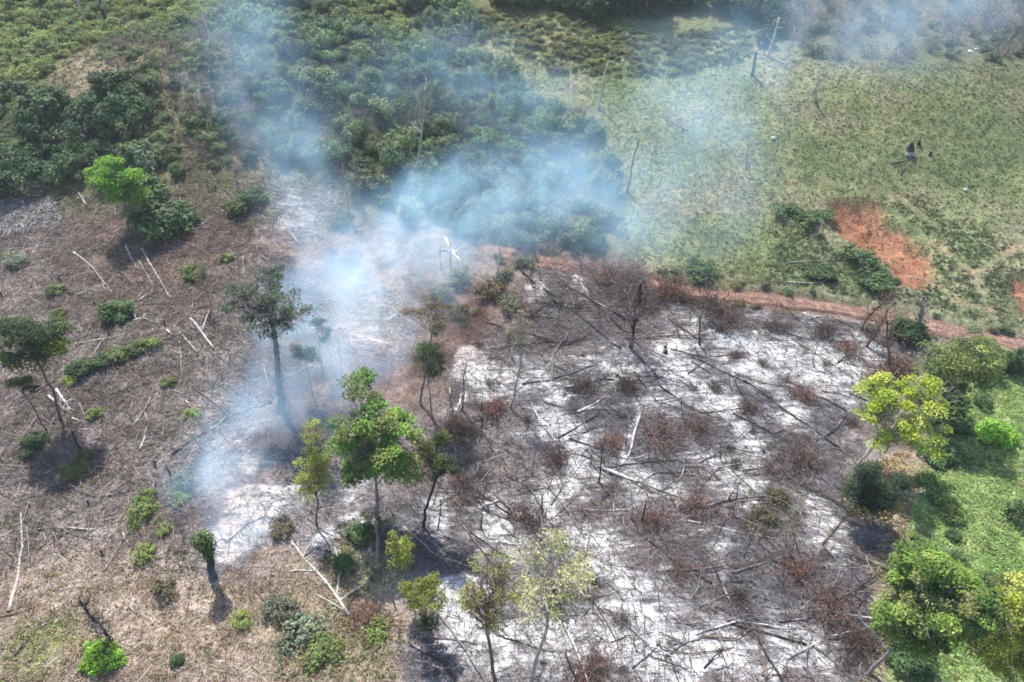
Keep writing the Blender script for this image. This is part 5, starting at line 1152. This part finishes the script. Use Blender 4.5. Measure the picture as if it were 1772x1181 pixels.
def strew(P, n, lr, rr, tones, p, label, group, name, ang, sd, seed, forks=.35):
    rng = np.random.default_rng(seed)
    for i, (x, y) in enumerate(spread(P, n, .9, rng)):
        a = rng.normal(ang, sd) if rng.random() < .72 else rng.uniform(0, 3.14); L_ = rng.uniform(*lr); r0 = rng.uniform(*rr)
        bend = rng.normal(0, .14); d = np.array([np.cos(a), np.sin(a)]); nrm = np.array([-d[1], d[0]])
        p0 = np.array([x, y]); pts = [tuple(p0 - d * L_ / 2), tuple(p0 + nrm * bend * L_ * .4), tuple(p0 + d * L_ / 2)]
        br = []
        if rng.random() < forks:
            for _ in range(rng.integers(1, 3)):
                s = p0 + d * L_ * rng.uniform(-.1, .3); e = s + (d + nrm * rng.choice([-1, 1]) * rng.uniform(.4, 1)) * L_ * rng.uniform(.15, .3); br.append((*s, *e))
        tn = rng.choice(list(tones), p=p)
        log(('short ' if L_ < (lr[0] + lr[1]) / 2 else 'long ') + label[tn] + ' ' + place(x, y), tn, r0, pts, br, seed * 31 + i, group[tn] if isinstance(group, dict) else group, name, lift=rng.uniform(0, .35))
strew(BURN, 170, (2.2, 8.5), (.035, .095), ('black', 'grey', 'ash', 'brown'), [.58, .14, .10, .18],
      {'black': 'slender black charred trunk lying', 'grey': 'slender grey burnt trunk lying', 'ash': 'ash whitened trunk lying', 'brown': 'scorched brown stem lying'},
      {'black': 'slender charred trunks strewn over the burn', 'grey': 'slender grey trunks strewn over the burn', 'ash': 'ash whitened trunks strewn over the burn', 'brown': 'brown stems strewn over the burn'}, 'charred_log', -.75, .45, 51)
strew(SL, 120, (1.6, 5.5), (.03, .075), ('pale', 'grey', 'brown', 'black'), [.30, .34, .26, .10],
      {'pale': 'thin pale dry branch lying', 'grey': 'thin grey dry branch lying', 'brown': 'thin brown dry branch lying', 'black': 'thin blackened branch lying'},
      {'pale': 'pale branches scattered over the slash', 'grey': 'grey branches scattered over the slash', 'brown': 'brown branches scattered over the slash', 'black': 'blackened branches scattered over the slash'}, 'fallen_branch', -.8, .6, 52)

# ---------------------------------------------------------------- dead standing stems
def snag(label, tone, x, y, dx, z, r0, tw, seed, group=None, name='dead_tree'):
    rng = np.random.default_rng(seed); base = np.array(TONE[tone])
    if tw == 0:
        t = link(name, None, None, on(x, y)); tag(t, label, 'snag', group)
    else:
        t = link(name, None, None, on(x, y)); tag(t, label, 'dead tree', group)
    k = 8; P = wiggle((0, 0, -.3), (dx, rng.normal(0, .1), max(z, .3)), k, .10 if z > 1.5 else .04, rng)
    if 'curved' in label or 'bent' in label: P[:, 0] += np.sin(np.linspace(0, np.pi, k)) * -.1 * z
    mb = MB(); rad = np.linspace(r0, r0 * (.5 if tw else .7), k); rad[0] *= 1.5; rad[1] *= 1.2
    if 'stump' in label: rad = r0 * np.linspace(1.2, .35, k)
    tube(mb, P, rad, tone_cols(tone, k, rng), 6)
    mb.build('trunk', WOOD, t, smooth=True)
    if tw:
        mw = MB(); nb = {1: 3, 2: 9, 3: 10, 4: 30, 5: 44}[tw]
        for _ in range(nb):
            f = rng.uniform(.45, 1) if tw < 5 else rng.uniform(.25, 1); s = P[0] + (P[-1] - P[0]) * f; s = P[min(int(f * (k - 1)), k - 1)]
            d = norm(np.array([rng.normal(0, .8), rng.normal(0, .8), rng.uniform(.3, 1.3)])); L_ = z * rng.uniform(.08, .26) * (1.25 - .4 * f)
            Pb = wiggle(s, s + d * L_, 5, .4, rng); tube(mw, Pb, np.linspace(r0 * .38 * (1 if tw == 3 else .7), max(.008, r0 * .10), 5), base * rng.uniform(.8, 1.25), 4)
            for _ in range(3 if tw >= 3 else 1):
                q = Pb[rng.integers(1, 5)]; e = q + norm(d + rng.normal(0, .7, 3)) * L_ * rng.uniform(.3, .7)
                tube(mw, wiggle(q, e, 4, .4, rng), np.linspace(max(r0 * .14, .012), .007, 4), base * rng.uniform(.8, 1.35), 3)
        if 'forked' in label and tone == 'pale':
            f = P[int(k * .62)]
            for sx in (-1, 1): tube(mw, wiggle(f, f + np.array([sx * z * .16, 0, z * .40]), 6, .3, rng), np.linspace(r0 * .6, r0 * .15, 6), base, 5)
        tag(mw.build('branches', WOOD, t), kind='stuff')
    if tw == 5:
        ml = MB(); n = 420; s = P[rng.integers(k // 3, k, n)] + rng.normal(0, 1, (n, 3)) * z * np.array([.11, .11, .10])
        c = [(.18, .11, .075), (.12, .085, .065), (.24, .18, .13)] if tone != 'black' else [(.13, .10, .08), (.20, .17, .14)]
        leaves(ml, s, rng.normal(0, .7, (n, 3)), rng.uniform(.1, .25, n), pick(c, n, rng), rng); ml.build('dry_leaves', LEAF, t)
    return t
for i, row in enumerate(SNAGS):
    snag(*row, seed=3000 + i)
rs = np.random.default_rng(77)
for i, (x, y) in enumerate(spread(BURN, 60, 2.2, rs)):
    tn = rs.choice(['black', 'brown', 'grey'], p=[.55, .3, .15])
    snag('thin %s burnt sapling standing ' % tn + place(x, y), tn, x, y, rs.normal(0, .35), rs.uniform(1.0, 3.4), rs.uniform(.025, .05), int(rs.integers(1, 4)), 3300 + i, tn + ' burnt saplings standing in the burn', 'burnt_sapling')
for i, (x, y) in enumerate(spread(SL, 46, 2.6, rs)):
    z = rs.uniform(.35, .8)
    snag('short dark cut stump ' + place(x, y), 'black' if rs.random() < .5 else 'brown', x, y, rs.normal(0, .05), z, rs.uniform(.09, .17), 0, 3400 + i, 'cut stumps on the felled slope', 'stump')

# ---------------------------------------------------------------- the short burning trunk with its green tuft
def burning_trunk():
    x, y, dx, z = PALM; rng = np.random.default_rng(5)
    t = tag(link('burning_tree', None, None, on(x, y)), 'short thick blackened trunk with a bushy green top, smoking at its foot', 'tree')
    P = wiggle((0, 0, -.3), (dx, 0, z), 8, .12, rng); mb = MB(); tube(mb, P, [.42, .33, .30, .29, .29, .30, .32, .30], tone_cols('black', 8, rng) * np.array((1.2, 1.15, 1.0)), 8); mb.build('trunk', WOOD, t, smooth=True)
    ml = MB()
    for f, r, n in ((.97, .85, 420), (.86, .75, 300), (.72, .55, 170), (.6, .42, 70)):
        c = P[0] + (P[-1] - P[0]) * f + np.array([-.15 if f > .9 else .1, 0, .1])
        d = norm(rng.normal(0, 1, (n, 3)))
        leaves(ml, c + d * rng.random((n, 1)) ** .4 * r, d * .6 + np.array([0, 0, .6]) + rng.normal(0, .4, (n, 3)), rng.uniform(.14, .32, n), pick([(.13, .22, .03), (.07, .13, .025), (.04, .08, .02)], n, rng), rng)
    ml.build('foliage', LEAF, t)
burning_trunk()

def rock(label, x, y, r, seed):
    rng = np.random.default_rng(seed); mb = MB(); k = 7; n = 9
    th = np.linspace(.05, np.pi - .05, k); P = []
    for a in th: 
        for j in range(n): P.append((np.sin(a) * np.cos(j * 6.2832 / n), np.sin(a) * np.sin(j * 6.2832 / n) * .8, np.cos(a) * .7))
    P = np.array(P) * r * (1 + rng.normal(0, .10, (k * n, 1))) + np.array([0, 0, r * .3])
    i = np.arange(k - 1)[:, None] * n; j = np.arange(n)[None]
    mb.add(P, np.stack([i + j, i + n + j, i + n + (j + 1) % n, i + (j + 1) % n], -1), (.62, .60, .56))
    o = mb.build('boulder', WOOD); o.location = on(x, y); tag(o, label, 'rock')
for i, row in enumerate(ROCKS): rock(*row, seed=10 + i)

# the kinds that were only copied from are taken out again
for o in KINDS_ROUND + KINDS_LOOSE + SCORCH_KINDS + GREYTWIG:
    for ch in list(o.children): bpy.data.objects.remove(ch)
    bpy.data.objects.remove(o)

# ---------------------------------------------------------------- smoke: a volume along each plume's path
def plume(label, rows, voxel_share, seed):
    rows = np.array(rows, float); t = np.arange(len(rows)); tt = np.linspace(0, len(rows) - 1, (len(rows) - 1) * 10 + 1)
    S = np.stack([np.interp(tt, t, rows[:, i]) for i in range(5)], 1)
    k = np.ones(9) / 9; S = np.stack([np.convolve(np.pad(S[:, i], 4, mode='edge'), k, mode='valid') for i in range(5)], 1)
    S[:, 2] = np.maximum(S[:, 2], height(S[:, 0], S[:, 1]) + .2)
    me = bpy.data.meshes.new('smoke')
    me.from_pydata([tuple(v) for v in S[:, :3]], [(i, i + 1) for i in range(len(S) - 1)], [])
    for nm, col in (('rad', 3), ('den', 4)):
        a = me.attributes.new(nm, 'FLOAT', 'POINT'); a.data.foreach_set('value', S[:, col].astype(np.float32))
    me.materials.append(SMOKE)
    o = link('smoke', me); tag(o, label, kind='stuff')
    ng = bpy.data.node_groups.new('smoke_field', 'GeometryNodeTree')
    ng.interface.new_socket('Geometry', in_out='INPUT', socket_type='NodeSocketGeometry')
    ng.interface.new_socket('Geometry', in_out='OUTPUT', socket_type='NodeSocketGeometry')
    N = ng.nodes.new; L = ng.links.new
    gi = N('NodeGroupInput'); go = N('NodeGroupOutput'); pos = N('GeometryNodeInputPosition')
    rm = float(S[:, 3].mean())
    def vm(op, a, b=None, scale=None):
        n = N('ShaderNodeVectorMath'); n.operation = op; L(a, n.inputs[0])
        if b is not None:
            if hasattr(b, 'is_linked'): L(b, n.inputs[1])
            else: n.inputs[1].default_value = b
        if scale is not None: n.inputs['Scale'].default_value = scale
        return n.outputs[0]
    def mm(op, a, b):
        n = N('ShaderNodeMath'); n.operation = op; L(a, n.inputs[0])
        if hasattr(b, 'is_linked'): L(b, n.inputs[1])
        else: n.inputs[1].default_value = b
        return n.outputs[0]
    off = vm('ADD', pos.outputs[0], (seed * 13.7, seed * 5.1, 0))
    def noise(vec, sc, det, rough):
        n = N('ShaderNodeTexNoise'); L(vec, n.inputs['Vector']); n.inputs['Scale'].default_value = sc; n.inputs['Detail'].default_value = det; n.inputs['Roughness'].default_value = rough
        return n
    w = noise(off, .9 / rm, 3, .55)
    p2 = vm('ADD', pos.outputs[0], vm('SCALE', vm('SUBTRACT', w.outputs['Color'], (.5, .5, .5)), scale=rm * 1.9))
    px = N('GeometryNodeProximity'); px.target_element = 'EDGES'; L(gi.outputs[0], px.inputs[0])
    sock = [s for s in px.inputs if s.name in ('Sample Position', 'Source Position')][0]; L(p2, sock)
    sn = N('GeometryNodeSampleNearest'); L(gi.outputs[0], sn.inputs['Geometry']); L(p2, sn.inputs['Sample Position'])
    def samp(nm):
        at = N('GeometryNodeInputNamedAttribute'); at.data_type = 'FLOAT'; at.inputs['Name'].default_value = nm
        si = N('GeometryNodeSampleIndex'); L(gi.outputs[0], si.inputs['Geometry']); L(at.outputs[0], si.inputs['Value']); L(sn.outputs[0], si.inputs['Index'])
        return si.outputs[0]
    rad, den = samp('rad'), samp('den')
    tq = mm('DIVIDE', px.outputs['Distance'], rad)
    def mrange(v, a, b, c, d):
        n = N('ShaderNodeMapRange'); n.interpolation_type = 'SMOOTHSTEP'; L(v, n.inputs['Value'])
        for kx, q in (('From Min', a), ('From Max', b), ('To Min', c), ('To Max', d)): n.inputs[kx].default_value = q
        return n.outputs[0]
    fall = mrange(tq, .0, 1.15, 1, 0)
    stretch = vm('MULTIPLY', off, (1.0, .75, .8))
    n2 = noise(stretch, 2.4 / rm, 8, .62); n2.inputs['Distortion'].default_value = .8
    body = mrange(n2.outputs['Fac'], .38, .66, .05, 1.5)
    d = mm('MULTIPLY', mm('MULTIPLY', fall, body), den)
    vc = N('GeometryNodeVolumeCube'); L(d, vc.inputs['Density'])
    lo = (S[:, :3] - S[:, 3:4] * 1.5).min(0); hi = (S[:, :3] + S[:, 3:4] * 1.5).max(0)
    vc.inputs['Min'].default_value = tuple(lo); vc.inputs['Max'].default_value = tuple(hi)
    vox = max(rm * .13, .22)
    for ax, nm in enumerate(('Resolution X', 'Resolution Y', 'Resolution Z')): vc.inputs[nm].default_value = int(np.clip((hi[ax] - lo[ax]) / vox, 12, 260))
    sm = N('GeometryNodeSetMaterial'); L(vc.outputs[0], sm.inputs[0]); sm.inputs['Material'].default_value = SMOKE
    L(sm.outputs[0], go.inputs[0])
    md = o.modifiers.new('smoke_field', 'NODES'); md.node_group = ng
for i, (l, rows, vs) in enumerate(PLUMES): plume(l, rows, vs, i + 1)

# ---------------------------------------------------------------- haze: thin even air over the whole hillside
def haze():
    m, nt, N, out, L = nodes('haze')
    v = N('ShaderNodeVolumePrincipled'); v.inputs['Color'].default_value = (.86, .93, 1.0, 1); v.inputs['Density'].default_value = .00022; v.inputs['Anisotropy'].default_value = .1
    L(v.outputs[0], out.inputs['Volume'])
    x, y0, y1, z0, z1 = 520, -160, 800, -14, 118
    V = [(sx * x, y, z) for z in (z0, z1) for y in (y0, y1) for sx in (-1, 1)]
    me = bpy.data.meshes.new('haze'); me.from_pydata(V, [], [(0, 2, 3, 1), (4, 5, 7, 6), (0, 1, 5, 4), (2, 6, 7, 3), (0, 4, 6, 2), (1, 3, 7, 5)])
    me.materials.append(m); tag(link('haze', me), 'thin pale smoky haze over the whole hillside', kind='stuff')
haze()
